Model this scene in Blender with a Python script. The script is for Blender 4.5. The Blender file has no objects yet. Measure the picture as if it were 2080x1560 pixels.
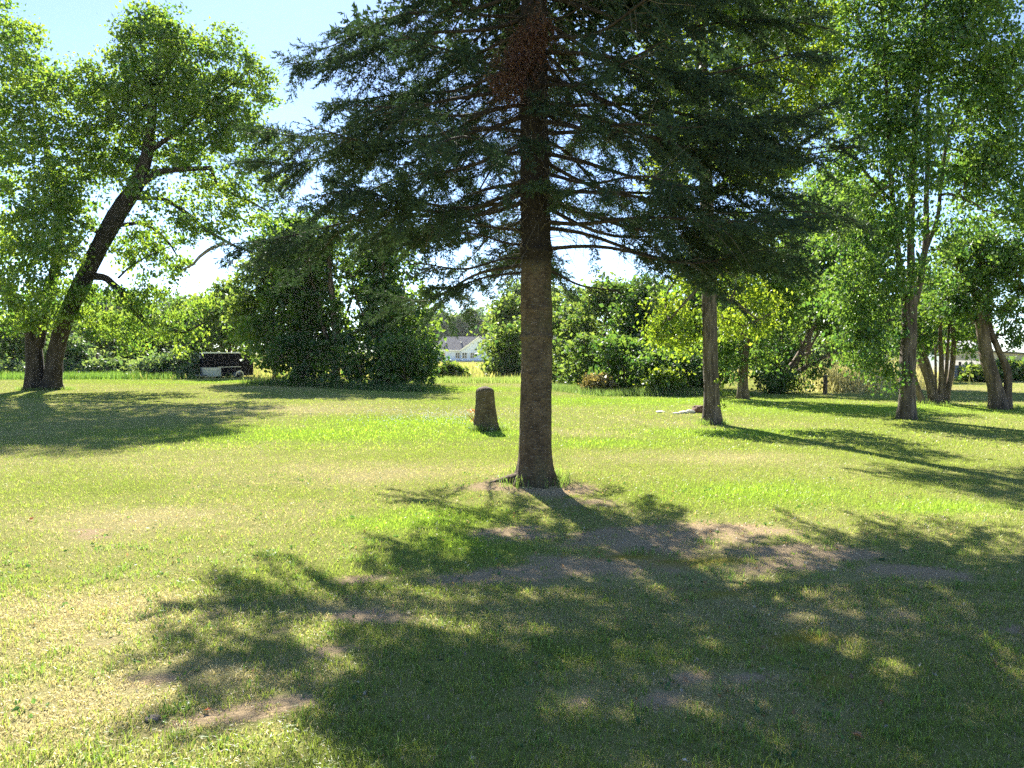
import bpy, math, random
import numpy as np
from mathutils import Vector, Matrix

rng = np.random.default_rng(7)
random.seed(7)
scene = bpy.context.scene
C = scene.collection

# ------------------------------------------------------------------ camera, sky, sun, exposure
F_PX, W_PX, H_PX, HORIZON = 1562.0, 2080.0, 1560.0, 715.0
CAM_H = 1.6
PITCH = math.atan((H_PX / 2 - HORIZON) / F_PX)
cam_d = bpy.data.cameras.new("camera")
cam = bpy.data.objects.new("camera", cam_d)
C.objects.link(cam)
cam.location = (0, 0, CAM_H)
cam.rotation_euler = (math.pi / 2 - PITCH, 0, 0)
cam_d.sensor_width = 36
cam_d.lens = F_PX / W_PX * 36
cam_d.clip_start = 0.05
cam_d.clip_end = 3000
scene.camera = cam

SUN_EL = math.radians(36)
SUN_AZ = math.radians(-14)          # left of the view direction (+Y)
sun_dir = Vector((math.sin(SUN_AZ) * math.cos(SUN_EL), math.cos(SUN_AZ) * math.cos(SUN_EL), math.sin(SUN_EL)))
world = bpy.data.worlds.new("World")
scene.world = world
world.use_nodes = True
wn = world.node_tree
wn.nodes.clear()
sky = wn.nodes.new("ShaderNodeTexSky")
sky.sky_type = 'NISHITA'
sky.sun_disc = False
sky.sun_elevation = SUN_EL
sky.sun_rotation = SUN_AZ
sky.air_density = 0.55
sky.dust_density = 0.05
sky.ozone_density = 1.2
bg = wn.nodes.new("ShaderNodeBackground")
bg.inputs[1].default_value = 0.062
wo = wn.nodes.new("ShaderNodeOutputWorld")
wn.links.new(sky.outputs[0], bg.inputs[0])
wn.links.new(bg.outputs[0], wo.inputs[0])

sl = bpy.data.lights.new("sun", 'SUN')
sl.energy = 5.0
sl.angle = math.radians(0.55)
sl.color = (1.0, 0.93, 0.80)
sun = bpy.data.objects.new("sun", sl)
sun.rotation_euler = (-sun_dir).to_track_quat('-Z', 'Y').to_euler()
sun.location = (0, 0, 40)
C.objects.link(sun)

scene.view_settings.view_transform = 'Standard'
scene.view_settings.look = 'None'
scene.view_settings.gamma = 1.0
scene.view_settings.exposure = 2.42
scene.render.engine = 'CYCLES'
cy = scene.cycles
cy.max_bounces = 5
cy.diffuse_bounces = 3
cy.glossy_bounces = 2
cy.transmission_bounces = 4
cy.transparent_max_bounces = 4
cy.use_denoising = False
cy.sample_clamp_indirect = 0.5
cy.sample_clamp_direct = 0.5
cy.use_adaptive_sampling = True
cy.adaptive_threshold = 0.02


# ------------------------------------------------------------------ numpy helpers
def _hash(ix, iy, iz=0, seed=0):
    n = (ix * 374761393 + iy * 668265263 + iz * 2147483647 + seed * 974634777).astype(np.int64)
    n = (n ^ (n >> 13)) * 1274126177
    n = n & 0xffffffff
    n = (n ^ (n >> 16)) & 0xffffff
    return n / float(0xffffff)


def noise2(x, y, seed=0):
    x = np.asarray(x, float); y = np.asarray(y, float)
    ix = np.floor(x).astype(np.int64); iy = np.floor(y).astype(np.int64)
    fx = x - ix; fy = y - iy
    fx = fx * fx * (3 - 2 * fx); fy = fy * fy * (3 - 2 * fy)
    z = np.zeros_like(ix)
    a = _hash(ix, iy, z, seed); b = _hash(ix + 1, iy, z, seed)
    c = _hash(ix, iy + 1, z, seed); d = _hash(ix + 1, iy + 1, z, seed)
    return (a * (1 - fx) + b * fx) * (1 - fy) + (c * (1 - fx) + d * fx) * fy


def fbm2(x, y, oct=4, seed=0):
    s = 0; a = 0.5; t = 0
    for o in range(oct):
        s = s + a * noise2(x * 2 ** o + 17.3 * o, y * 2 ** o - 9.1 * o, seed + o); t += a; a *= 0.5
    return s / t


def norm(v):
    return v / np.maximum(np.linalg.norm(v, axis=-1, keepdims=True), 1e-9)


def smooth(a, b, x):
    t = np.clip((x - a) / (b - a), 0, 1)
    return t * t * (3 - 2 * t)


def mesh_np(name, verts, faces, mat, parent=None, loc=(0, 0, 0), floats=None, cols=None, shade=False, mats=None, mat_idx=None):
    """one mesh object from numpy arrays; faces is (M,3) or (M,4)"""
    me = bpy.data.meshes.new(name)
    verts = np.ascontiguousarray(verts, dtype=np.float32)
    faces = np.ascontiguousarray(faces, dtype=np.int32)
    nf, k = faces.shape
    me.vertices.add(len(verts))
    me.vertices.foreach_set("co", verts.ravel())
    me.loops.add(nf * k)
    me.loops.foreach_set("vertex_index", faces.ravel())
    me.polygons.add(nf)
    me.polygons.foreach_set("loop_start", np.arange(0, nf * k, k, dtype=np.int32))
    me.polygons.foreach_set("use_smooth", np.full(nf, bool(shade)))
    for m in (mats or [mat]):
        me.materials.append(m)
    if mat_idx is not None:
        me.polygons.foreach_set("material_index", np.asarray(mat_idx, dtype=np.int32))
    for k_, v in (floats or {}).items():
        a = me.attributes.new(k_, 'FLOAT', 'POINT')
        a.data.foreach_set("value", np.ascontiguousarray(v, dtype=np.float32))
    for k_, v in (cols or {}).items():
        a = me.attributes.new(k_, 'FLOAT_COLOR', 'POINT')
        v4 = np.ones((len(verts), 4), dtype=np.float32); v4[:, :3] = v
        a.data.foreach_set("color", v4.ravel())
    me.update(calc_edges=True)
    o = bpy.data.objects.new(name, me)
    C.objects.link(o)
    o.location = loc
    if parent is not None:
        o.parent = parent
    return o


def tag(o, label=None, cat=None, group=None, kind=None):
    if label: o["label"] = label
    if cat: o["category"] = cat
    if group: o["group"] = group
    if kind: o["kind"] = kind
    return o


def thing(name, label, cat, loc, group=None, rz=0.0):
    o = bpy.data.objects.new(name, None)
    o.empty_display_size = 0.2
    C.objects.link(o)
    o.location = loc
    o.rotation_euler = (0, 0, rz)
    return tag(o, label, cat, group)


class MB:
    """collects tubes / boxes / faces of mixed size for one mesh"""
    def __init__(s):
        s.v = []; s.f = []; s.n = 0

    def add(s, v, f):
        v = np.asarray(v, float); f = np.asarray(f, int)
        s.v.append(v); s.f.append(f + s.n); s.n += len(v)

    def box(s, c, size, rz=0.0, rot=None):
        hx, hy, hz = np.array(size) / 2
        v = np.array([[x, y, z] for x in (-hx, hx) for y in (-hy, hy) for z in (-hz, hz)])
        if rz:
            ca, sa = math.cos(rz), math.sin(rz)
            v = v @ np.array([[ca, sa, 0], [-sa, ca, 0], [0, 0, 1]])
        if rot is not None:
            v = v @ np.array(rot.to_3x3()).T
        f = [[0, 1, 3, 2], [4, 6, 7, 5], [0, 4, 5, 1], [2, 3, 7, 6], [0, 2, 6, 4], [1, 5, 7, 3]]
        s.add(v + np.array(c), f)

    def tube(s, pts, rad, sides=6, rough=0.0, seed=0, ridges=0):
        v, f = tube(pts, rad, sides, rough, seed, ridges)
        s.add(v, f)

    def build(s, name, mat, parent=None, shade=False, **k):
        if not s.v:
            return None
        return mesh_np(name, np.concatenate(s.v), np.concatenate(s.f), mat, parent, shade=shade, **k)


def tube(pts, rad, sides=6, rough=0.0, seed=0, ridges=0):
    pts = np.asarray(pts, float); rad = np.asarray(rad, float)
    n = len(pts)
    T = np.gradient(pts, axis=0)
    T = norm(T)
    ref = np.array([1.0, 0, 0]) if abs(T[0, 0]) < 0.9 else np.array([0, 1.0, 0])
    U = np.zeros_like(T)
    u = ref - T[0] * ref.dot(T[0]); u /= np.linalg.norm(u); U[0] = u
    for i in range(1, n):
        u = u - T[i] * u.dot(T[i]); u /= max(np.linalg.norm(u), 1e-9); U[i] = u
    V = np.cross(T, U)
    a = np.linspace(0, 2 * math.pi, sides, endpoint=False)
    R = rad[:, None] * np.ones((1, sides))
    if rough > 0:
        L = np.concatenate([[0], np.cumsum(np.linalg.norm(np.diff(pts, axis=0), axis=1))])
        A, LL = np.meshgrid(a, L)
        nz = fbm2(3 + np.cos(A) * 2.2 + 7 * seed, np.sin(A) * 2.2 + LL * 1.3, 3, seed) - 0.5
        R = R * (1 + rough * 2 * nz)
        if ridges:
            R = R * (1 + 0.05 * np.sin(A * ridges + 3 * noise2(LL * 2, A, seed)))
    ring = pts[:, None, :] + R[..., None] * (np.cos(a)[None, :, None] * U[:, None, :] + np.sin(a)[None, :, None] * V[:, None, :])
    v = ring.reshape(-1, 3)
    i, j = np.meshgrid(np.arange(n - 1), np.arange(sides), indexing='ij')
    i = i.ravel(); j = j.ravel(); j2 = (j + 1) % sides
    f = np.stack([i * sides + j, i * sides + j2, (i + 1) * sides + j2, (i + 1) * sides + j], 1)
    # end caps: fan of quads to a centre point (degenerate quads avoided with two centres)
    v = np.concatenate([v, pts[-1:] + T[-1:] * rad[-1] * 0.35, pts[:1] - T[:1] * rad[0] * 0.1])
    top = len(v) - 2; bot = len(v) - 1
    base = (n - 1) * sides
    caps = []
    for q in range(0, sides - 1, 2):
        caps.append([base + q, base + q + 1, base + (q + 2) % sides, top])
        caps.append([(q + 2) % sides, q + 1, q, bot])
    if sides % 2:
        pass
    return v, np.concatenate([f, np.array(caps)])


def resample(pts, rad, step):
    pts = np.asarray(pts, float); rad = np.asarray(rad, float)
    L = np.concatenate([[0], np.cumsum(np.linalg.norm(np.diff(pts, axis=0), axis=1))])
    n = max(2, int(L[-1] / step) + 1)
    t = np.linspace(0, L[-1], n * 4)
    P = np.stack([np.interp(t, L, pts[:, k]) for k in range(3)], 1)
    R = np.interp(t, L, rad)
    k = max(1, int(0.12 * len(t) / max(1, len(pts) - 1) * 2))
    if k > 1 and len(pts) > 2:            # soften the corners
        ker = np.ones(2 * k + 1) / (2 * k + 1)
        Pp = np.pad(P, ((k, k), (0, 0)), mode='reflect', reflect_type='odd')
        P = np.stack([np.convolve(Pp[:, q], ker, 'valid') for q in range(3)], 1)
    idx = np.linspace(0, len(t) - 1, n).round().astype(int)
    return P[idx], R[idx]


def Wp(px, py, d):
    """world point on the sight line through photo pixel (px, py), d metres ahead"""
    xc = (px - W_PX / 2) / F_PX; yc = -(py - H_PX / 2) / F_PX
    cp, sp = math.cos(PITCH), math.sin(PITCH)
    v = np.array([xc, cp + yc * sp, yc * cp - sp])
    return np.array([0, 0, CAM_H]) + v * (d / v[1])


def gz(x, y):
    x = np.asarray(x, float); y = np.asarray(y, float)
    z = 0.10 * (fbm2(x / 9.0 + 3.1, y / 9.0, 2, 11) - 0.5) * smooth(11, 20, y)
    z = z + 0.03 * (fbm2(x / 1.3, y / 1.3, 2, 12) - 0.5) * (1 - smooth(20, 40, y))
    z = z - 0.7 * smooth(70, 180, y)
    z = z + 0.10 * np.exp(-(((x - 0.3) / 0.75) ** 2 + ((y - 9.55) / 0.6) ** 2))      # root mound of the spruce
    return z


def Gp(px, py):
    """ground point seen at a photo pixel"""
    d = 10.0
    for _ in range(40):
        p = Wp(px, py, d)
        z = float(gz(p[0], p[1]))
        xc = -(py - H_PX / 2) / F_PX
        cp, sp = math.cos(PITCH), math.sin(PITCH)
        slope = (xc * cp - sp) / (cp + xc * sp)
        d2 = (z - CAM_H) / slope
        d = 0.5 * d + 0.5 * d2
    p = Wp(px, py, d); p[2] = float(gz(p[0], p[1]))
    return p


# ------------------------------------------------------------------ materials
def new_mat(name):
    m = bpy.data.materials.new(name); m.use_nodes = True
    nt = m.node_tree; nt.nodes.clear()
    out = nt.nodes.new("ShaderNodeOutputMaterial")
    return m, nt, out


def N(nt, t, **k):
    n = nt.nodes.new(t)
    for a, b in k.items():
        setattr(n, a, b)
    return n


def mixrgb(nt, a, b, fac):
    n = N(nt, "ShaderNodeMix", data_type='RGBA')
    for s, v in ((6, a), (7, b), (0, fac)):
        if hasattr(v, 'links'):
            nt.links.new(v, n.inputs[s])
        elif s == 0:
            n.inputs[0].default_value = v
        else:
            n.inputs[s].default_value = (*v, 1)
    return n.outputs[2]


def leaf_shader(nt, out, col, tcol, trans, gloss=0.05, rough=0.4):
    d = N(nt, "ShaderNodeBsdfDiffuse"); t = N(nt, "ShaderNodeBsdfTranslucent"); g = N(nt, "ShaderNodeBsdfGlossy")
    g.inputs['Roughness'].default_value = rough
    g.inputs['Color'].default_value = (0.9, 0.95, 1, 1)
    nt.links.new(col, d.inputs[0]); nt.links.new(tcol, t.inputs[0])
    m = N(nt, "ShaderNodeMixShader"); m.inputs[0].default_value = trans
    nt.links.new(d.outputs[0], m.inputs[1]); nt.links.new(t.outputs[0], m.inputs[2])
    m2 = N(nt, "ShaderNodeMixShader"); m2.inputs[0].default_value = gloss
    nt.links.new(m.outputs[0], m2.inputs[1]); nt.links.new(g.outputs[0], m2.inputs[2])
    nt.links.new(m2.outputs[0], out.inputs[0])


def leaf_mat(name, dark, light, tdark, tlight, trans=0.45, gloss=0.05):
    m, nt, out = new_mat(name)
    at = N(nt, "ShaderNodeAttribute", attribute_name="tint")
    c = mixrgb(nt, dark, light, at.outputs['Fac'])
    t = mixrgb(nt, tdark, tlight, at.outputs['Fac'])
    leaf_shader(nt, out, c, t, trans, gloss)
    return m


def attr_leaf_mat(name, trans=0.4, gloss=0.04, tmul=(1.15, 1.22, 0.78)):
    m, nt, out = new_mat(name)
    at = N(nt, "ShaderNodeAttribute", attribute_name="col")
    mul = N(nt, "ShaderNodeMix", data_type='RGBA', blend_type='MULTIPLY')
    mul.inputs[0].default_value = 1
    nt.links.new(at.outputs['Color'], mul.inputs[6]); mul.inputs[7].default_value = (*tmul, 1)
    leaf_shader(nt, out, at.outputs['Color'], mul.outputs[2], trans, gloss, 0.45)
    return m


def bark_mat(name, dark, light, scale=(9, 9, 2.0), bump=0.6, spots=None, detail=8, horizontal=False):
    m, nt, out = new_mat(name)
    tc = N(nt, "ShaderNodeTexCoord")
    mp = N(nt, "ShaderNodeMapping"); mp.inputs['Scale'].default_value = scale
    nt.links.new(tc.outputs['Object'], mp.inputs[0])
    n1 = N(nt, "ShaderNodeTexNoise"); n1.inputs['Scale'].default_value = 1.0; n1.inputs['Detail'].default_value = detail
    n1.inputs['Roughness'].default_value = 0.65
    nt.links.new(mp.outputs[0], n1.inputs['Vector'])
    n2 = N(nt, "ShaderNodeTexNoise"); n2.inputs['Scale'].default_value = 1.3; n2.inputs['Detail'].default_value = 4
    nt.links.new(tc.outputs['Object'], n2.inputs['Vector'])
    rp = N(nt, "ShaderNodeValToRGB"); rp.color_ramp.elements[0].position = 0.36; rp.color_ramp.elements[1].position = 0.66
    nt.links.new(n1.outputs[0], rp.inputs[0])
    c = mixrgb(nt, dark, light, rp.outputs[0])
    lich = mixrgb(nt, c, spots or light, 0.0)
    if spots:
        r2 = N(nt, "ShaderNodeValToRGB"); r2.color_ramp.elements[0].position = 0.52; r2.color_ramp.elements[1].position = 0.68
        r2.color_ramp.elements[1].color = (0.6, 0.6, 0.6, 1)
        nt.links.new(n2.outputs[0], r2.inputs[0])
        lich = mixrgb(nt, c, spots, r2.outputs[0])
    b = N(nt, "ShaderNodeBump"); b.inputs['Strength'].default_value = bump; b.inputs['Distance'].default_value = 0.03
    nt.links.new(n1.outputs[0], b.inputs['Height'])
    p = N(nt, "ShaderNodeBsdfPrincipled"); p.inputs['Roughness'].default_value = 0.9
    p.inputs['Specular IOR Level'].default_value = 0.15
    nt.links.new(lich, p.inputs['Base Color']); nt.links.new(b.outputs[0], p.inputs['Normal'])
    nt.links.new(p.outputs[0], out.inputs[0])
    return m


def plain(name, col, rough=0.7, var=0.12, scale=6.0, metallic=0.0, spec=0.3, bump=0.0):
    m, nt, out = new_mat(name)
    tc = N(nt, "ShaderNodeTexCoord")
    n1 = N(nt, "ShaderNodeTexNoise"); n1.inputs['Scale'].default_value = scale; n1.inputs['Detail'].default_value = 5
    nt.links.new(tc.outputs['Object'], n1.inputs['Vector'])
    c = mixrgb(nt, tuple(max(0, x * (1 - var * 2)) for x in col), tuple(min(1, x * (1 + var)) for x in col), n1.outputs[0])
    p = N(nt, "ShaderNodeBsdfPrincipled")
    p.inputs['Roughness'].default_value = rough; p.inputs['Metallic'].default_value = metallic
    p.inputs['Specular IOR Level'].default_value = spec
    nt.links.new(c, p.inputs['Base Color'])
    if bump:
        b = N(nt, "ShaderNodeBump"); b.inputs['Strength'].default_value = bump; b.inputs['Distance'].default_value = 0.02
        nt.links.new(n1.outputs[0], b.inputs['Height']); nt.links.new(b.outputs[0], p.inputs['Normal'])
    nt.links.new(p.outputs[0], out.inputs[0])
    return m


M = {}
M['maple_leaf'] = leaf_mat("maple_leaf", (0.039, 0.094, 0.024), (0.134, 0.21, 0.039), (0.09, 0.21, 0.022), (0.3, 0.41, 0.036), 0.5, 0.03)
M['silver_leaf'] = leaf_mat("silver_maple_leaf", (0.035, 0.085, 0.025), (0.09, 0.163, 0.041), (0.066, 0.17, 0.024), (0.208, 0.321, 0.033), 0.48, 0.03)
M['cotton_leaf'] = leaf_mat("cottonwood_leaf", (0.041, 0.092, 0.017), (0.108, 0.174, 0.025), (0.133, 0.248, 0.016), (0.315, 0.398, 0.025), 0.5, 0.03)
M['dark_leaf'] = leaf_mat("thicket_leaf", (0.035, 0.08, 0.028), (0.088, 0.161, 0.037), (0.058, 0.15, 0.023), (0.232, 0.347, 0.035), 0.45, 0.025)
M['mid_leaf'] = leaf_mat("hedgerow_leaf", (0.039, 0.087, 0.026), (0.104, 0.165, 0.043), (0.077, 0.172, 0.025), (0.24, 0.309, 0.043), 0.48, 0.025)
M['pale_leaf'] = leaf_mat("bramble_leaf", (0.059, 0.117, 0.048), (0.146, 0.215, 0.088), (0.098, 0.185, 0.039), (0.254, 0.332, 0.068), 0.42, 0.04)
M['hazed_leaf'] = leaf_mat("hazed_distant_leaf", (0.059, 0.112, 0.048), (0.127, 0.196, 0.069), (0.104, 0.208, 0.052), (0.27, 0.354, 0.083), 0.42, 0.02)  # paler leaf colour, with distance haze put into it
M['yellow_leaf'] = leaf_mat("drying_shrub_leaf", (0.128, 0.12, 0.04), (0.24, 0.192, 0.064), (0.175, 0.14, 0.035), (0.28, 0.224, 0.056), 0.4, 0.04)
M['needle'] = leaf_mat("spruce_needle", (0.022, 0.041, 0.027), (0.052, 0.084, 0.047), (0.028, 0.065, 0.025), (0.08, 0.13, 0.035), 0.22, 0.012)
M['dead_needle'] = leaf_mat("dead_spruce_needle", (0.055, 0.025, 0.018), (0.125, 0.058, 0.04), (0.07, 0.03, 0.02), (0.13, 0.06, 0.035), 0.2, 0.03)
M['grass'] = attr_leaf_mat("grass_blade", 0.46, 0.03)
M['spruce_twig'] = plain("dry_spruce_twig", (0.10, 0.085, 0.07), 0.9, 0.2, 12)
M['maple_bark'] = bark_mat("maple_bark", (0.012, 0.010, 0.009), (0.055, 0.047, 0.042), (8, 8, 1.6), 0.9)
M['grey_bark'] = bark_mat("furrowed_grey_bark", (0.034, 0.027, 0.022), (0.145, 0.12, 0.10), (14, 14, 2.2), 1.0)
M['brown_bark'] = bark_mat("brown_bark", (0.045, 0.035, 0.028), (0.17, 0.13, 0.10), (10, 10, 2.2), 0.8)
M['dead_wood'] = bark_mat("bare_dead_wood", (0.09, 0.075, 0.06), (0.25, 0.22, 0.19), (14, 14, 3), 0.5)
M['stump_bark'] = bark_mat("stump_bark", (0.045, 0.032, 0.02), (0.15, 0.115, 0.07), (3.5, 3.5, 26), 0.8, (0.13, 0.13, 0.05))


def spruce_bark():
    m, nt, out = new_mat("spruce_bark")
    tc = N(nt, "ShaderNodeTexCoord")

    def noise(sc, det, rough=.6):
        mp = N(nt, "ShaderNodeMapping"); mp.inputs['Scale'].default_value = sc
        nt.links.new(tc.outputs['Object'], mp.inputs[0])
        n = N(nt, "ShaderNodeTexNoise"); n.inputs['Scale'].default_value = 1; n.inputs['Detail'].default_value = det; n.inputs['Roughness'].default_value = rough
        nt.links.new(mp.outputs[0], n.inputs['Vector'])
        return n.outputs[0]

    def ramp(v, a, b):
        r = N(nt, "ShaderNodeMapRange"); r.inputs['From Min'].default_value = a; r.inputs['From Max'].default_value = b
        nt.links.new(v, r.inputs['Value'])
        return r.outputs[0]
    mott = noise((5, 5, 4), 6); plates = noise((26, 26, 30), 5, .7); streak = noise((13, 13, 110), 3, .5); moss = noise((2.2, 2.2, 1.3), 3)
    c = mixrgb(nt, (0.048, 0.035, 0.025), (0.135, 0.100, 0.070), ramp(mott, .3, .7))
    c = mixrgb(nt, c, (0.024, 0.018, 0.014), ramp(plates, .52, .30))
    c = mixrgb(nt, c, (0.20, 0.175, 0.145), ramp(streak, .60, .72))
    mz = N(nt, "ShaderNodeMath", operation='MULTIPLY'); mz.inputs[1].default_value = .55
    nt.links.new(ramp(moss, .5, .68), mz.inputs[0])
    c = mixrgb(nt, c, (0.085, 0.085, 0.045), mz.outputs[0])
    sx = N(nt, "ShaderNodeSeparateXYZ"); nt.links.new(tc.outputs['Object'], sx.inputs[0])
    hz_ = N(nt, "ShaderNodeMath", operation='MULTIPLY_ADD'); nt.links.new(mott, hz_.inputs[0]); hz_.inputs[1].default_value = .25; nt.links.new(sx.outputs[2], hz_.inputs[2])
    rough_bark = mixrgb(nt, (0.012, 0.010, 0.009), (0.045, 0.036, 0.029), ramp(plates, .35, .7))
    c = mixrgb(nt, c, rough_bark, ramp(hz_.outputs[0], 2.62, 2.74))
    b = N(nt, "ShaderNodeBump"); b.inputs['Strength'].default_value = .9; b.inputs['Distance'].default_value = .02
    nt.links.new(plates, b.inputs['Height'])
    b2 = N(nt, "ShaderNodeBump"); b2.inputs['Strength'].default_value = .35; b2.inputs['Distance'].default_value = .01
    nt.links.new(streak, b2.inputs['Height']); nt.links.new(b.outputs[0], b2.inputs['Normal'])
    p = N(nt, "ShaderNodeBsdfPrincipled"); p.inputs['Roughness'].default_value = .9; p.inputs['Specular IOR Level'].default_value = .12
    nt.links.new(c, p.inputs['Base Color']); nt.links.new(b2.outputs[0], p.inputs['Normal'])
    nt.links.new(p.outputs[0], out.inputs[0])
    return m


M['spruce_bark'] = spruce_bark()
M['limb_bark'] = bark_mat("spruce_limb_bark", (0.016, 0.013, 0.011), (0.055, 0.043, 0.034), (16, 16, 16), 0.6)

# ------------------------------------------------------------------ ground
BARE = [(1350, 1085, .8, .3), (1600, 1118, .7, .2), (1200, 1150, .6, .28), (1180, 1020, .45, .3), (1130, 995, .55, .38), (1085, 985, .55, .4), (1480, 1072, .55, .28), (1270, 1105, .6, .32), (1730, 1128, .42, .2), (1860, 1165, .4, .2), (770, 1255, .22, .14),
        (1010, 1175, .45, .25), (545, 1440, .13, .07), (430, 1480, .15, .07), (735, 1170, .2, .12), (1060, 1085, .4, .25), (1560, 1150, .4, .2), (640, 1330, .12, .07), (990, 990, .35, .2)]
MOSS = [(1345, 1138, .38, .2), (1655, 1300, .28, .16), (1700, 1390, .2, .1), (1240, 1130, .3, .15), (1480, 1210, .22, .12), (1420, 1130, .3, .12)]
LUSH = [(660, 880, 3.4, 1.7), (840, 860, 2.6, 1.8), (900, 1050, .6, .5), (960, 1100, .5, .35), (1540, 1000, 1.1, .7), (1010, 880, 1.0, 1.0), (1230, 900, 1.2, .5), (1300, 815, 6, 2.2),
        (1480, 880, 2, 1.0), (500, 775, 8, 2.2), (930, 790, 3, 2.5), (180, 770, 6, 2), (1750, 830, 5, 2), (820, 1060, .6, .3), (1900, 1030, .8, .4)]
DRY = [(1350, 1200, 1.5, .8), (1650, 1260, 1.1, .55), (1050, 1230, .9, .5), (720, 1235, .6, .35), (1450, 1400, .8, .35), (1300, 1160, 1.0, .5), (1520, 1250, 1.0, .5), (1120, 1270, .8, .4), (1750, 1180, .6, .3), (150, 1250, .9, .7), (100, 1450, .7, .4), (420, 1380, .5, .25), (700, 960, 2.2, 1.0), (300, 1050, 1.4, .8), (1500, 930, 1.6, .8), (1950, 1040, .8, .35), (1200, 880, 1.6, .8), (560, 830, 3.0, 1.6),
       (520, 787, 2.5, 1.2), (1300, 1250, .7, .4), (1700, 1440, .4, .15), (1900, 790, 6, 2)]


def blobs(lst, x, y):
    s = np.zeros_like(x)
    wx = x + 0.5 * (fbm2(x * 1.7, y * 1.7, 3, 31) - 0.5) * 0.9
    wy = y + 0.5 * (fbm2(x * 1.7, y * 1.7, 3, 32) - 0.5) * 0.9
    for (px, py, rx, ry) in lst:
        p = Gp(px, py)
        s = np.maximum(s, np.exp(-(((wx - p[0]) / rx) ** 2 + ((wy - p[1]) / ry) ** 2)))
    return s


def lawn_fields(x, y):
    x = np.asarray(x, float); y = np.asarray(y, float)
    big = fbm2(x / 4.5, y / 4.5, 3, 21); mid = fbm2(x / 0.9, y / 0.9, 3, 22); fine = fbm2(x / 0.22, y / 0.22, 2, 23)
    dry = 0.25 + 0.55 * (big - 0.5) * 2 * 0.7 + 0.5 * (mid - 0.5) + 0.35 * (fine - 0.5)
    dry = dry + 0.56 * blobs(DRY, x, y) - 0.62 * blobs(LUSH, x, y) + 0.18 * smooth(1.0, -4.0, x) * (1 - smooth(9, 16, y))
    dry = np.clip(dry, 0, 1)
    bare = np.clip(blobs([(a_, b_, 1.45 * c_, 1.5 * d_) for a_, b_, c_, d_ in BARE], x, y) * 0.70 - 0.35 * (fbm2(x / 0.2, y / 0.2, 3, 24) - .5) * 2 * .8 + 0.3 * (mid - 0.5) - .05, 0, 1)
    bare = np.maximum(bare, smooth(0.66, 0.8, fine * 0.5 + mid * 0.5) * 0.7 * (1 - smooth(6, 9, y)))
    moss = np.clip(blobs(MOSS, x, y) * 1.3 - 0.3, 0, 1)
    lush = np.clip(blobs(LUSH, x, y), 0, 1)
    field = smooth(43, 46, y + 3.5 * (fbm2(x / 6, y / 6, 2, 41) - 0.5))
    return dry, bare, moss, lush, field


def seg(*parts):
    out = [parts[0][0]]
    for a, b, s in parts:
        n = max(1, int(round((b - a) / s)))
        out += list(np.linspace(a, b, n + 1)[1:])
    return np.array(out)


gx = seg((-900, -120, 60), (-120, -40, 5), (-40, -9, 0.7), (-9, 9, 0.17), (9, 40, 0.7), (40, 120, 5), (120, 900, 60))
gy = seg((-300, -20, 40), (-20, 1.5, 1.5), (1.5, 13, 0.13), (13, 24, 0.4), (24, 60, 0.5), (60, 200, 4), (200, 1500, 60))
X, Y = np.meshgrid(gx, gy)
Z = gz(X, Y)
d_, b_, m_, l_, f_ = lawn_fields(X.ravel(), Y.ravel())
nx, ny = len(gx), len(gy)
i, j = np.meshgrid(np.arange(ny - 1), np.arange(nx - 1), indexing='ij')
q = (i * nx + j).ravel()
gf = np.stack([q, q + 1, q + nx + 1, q + nx], 1)


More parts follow.
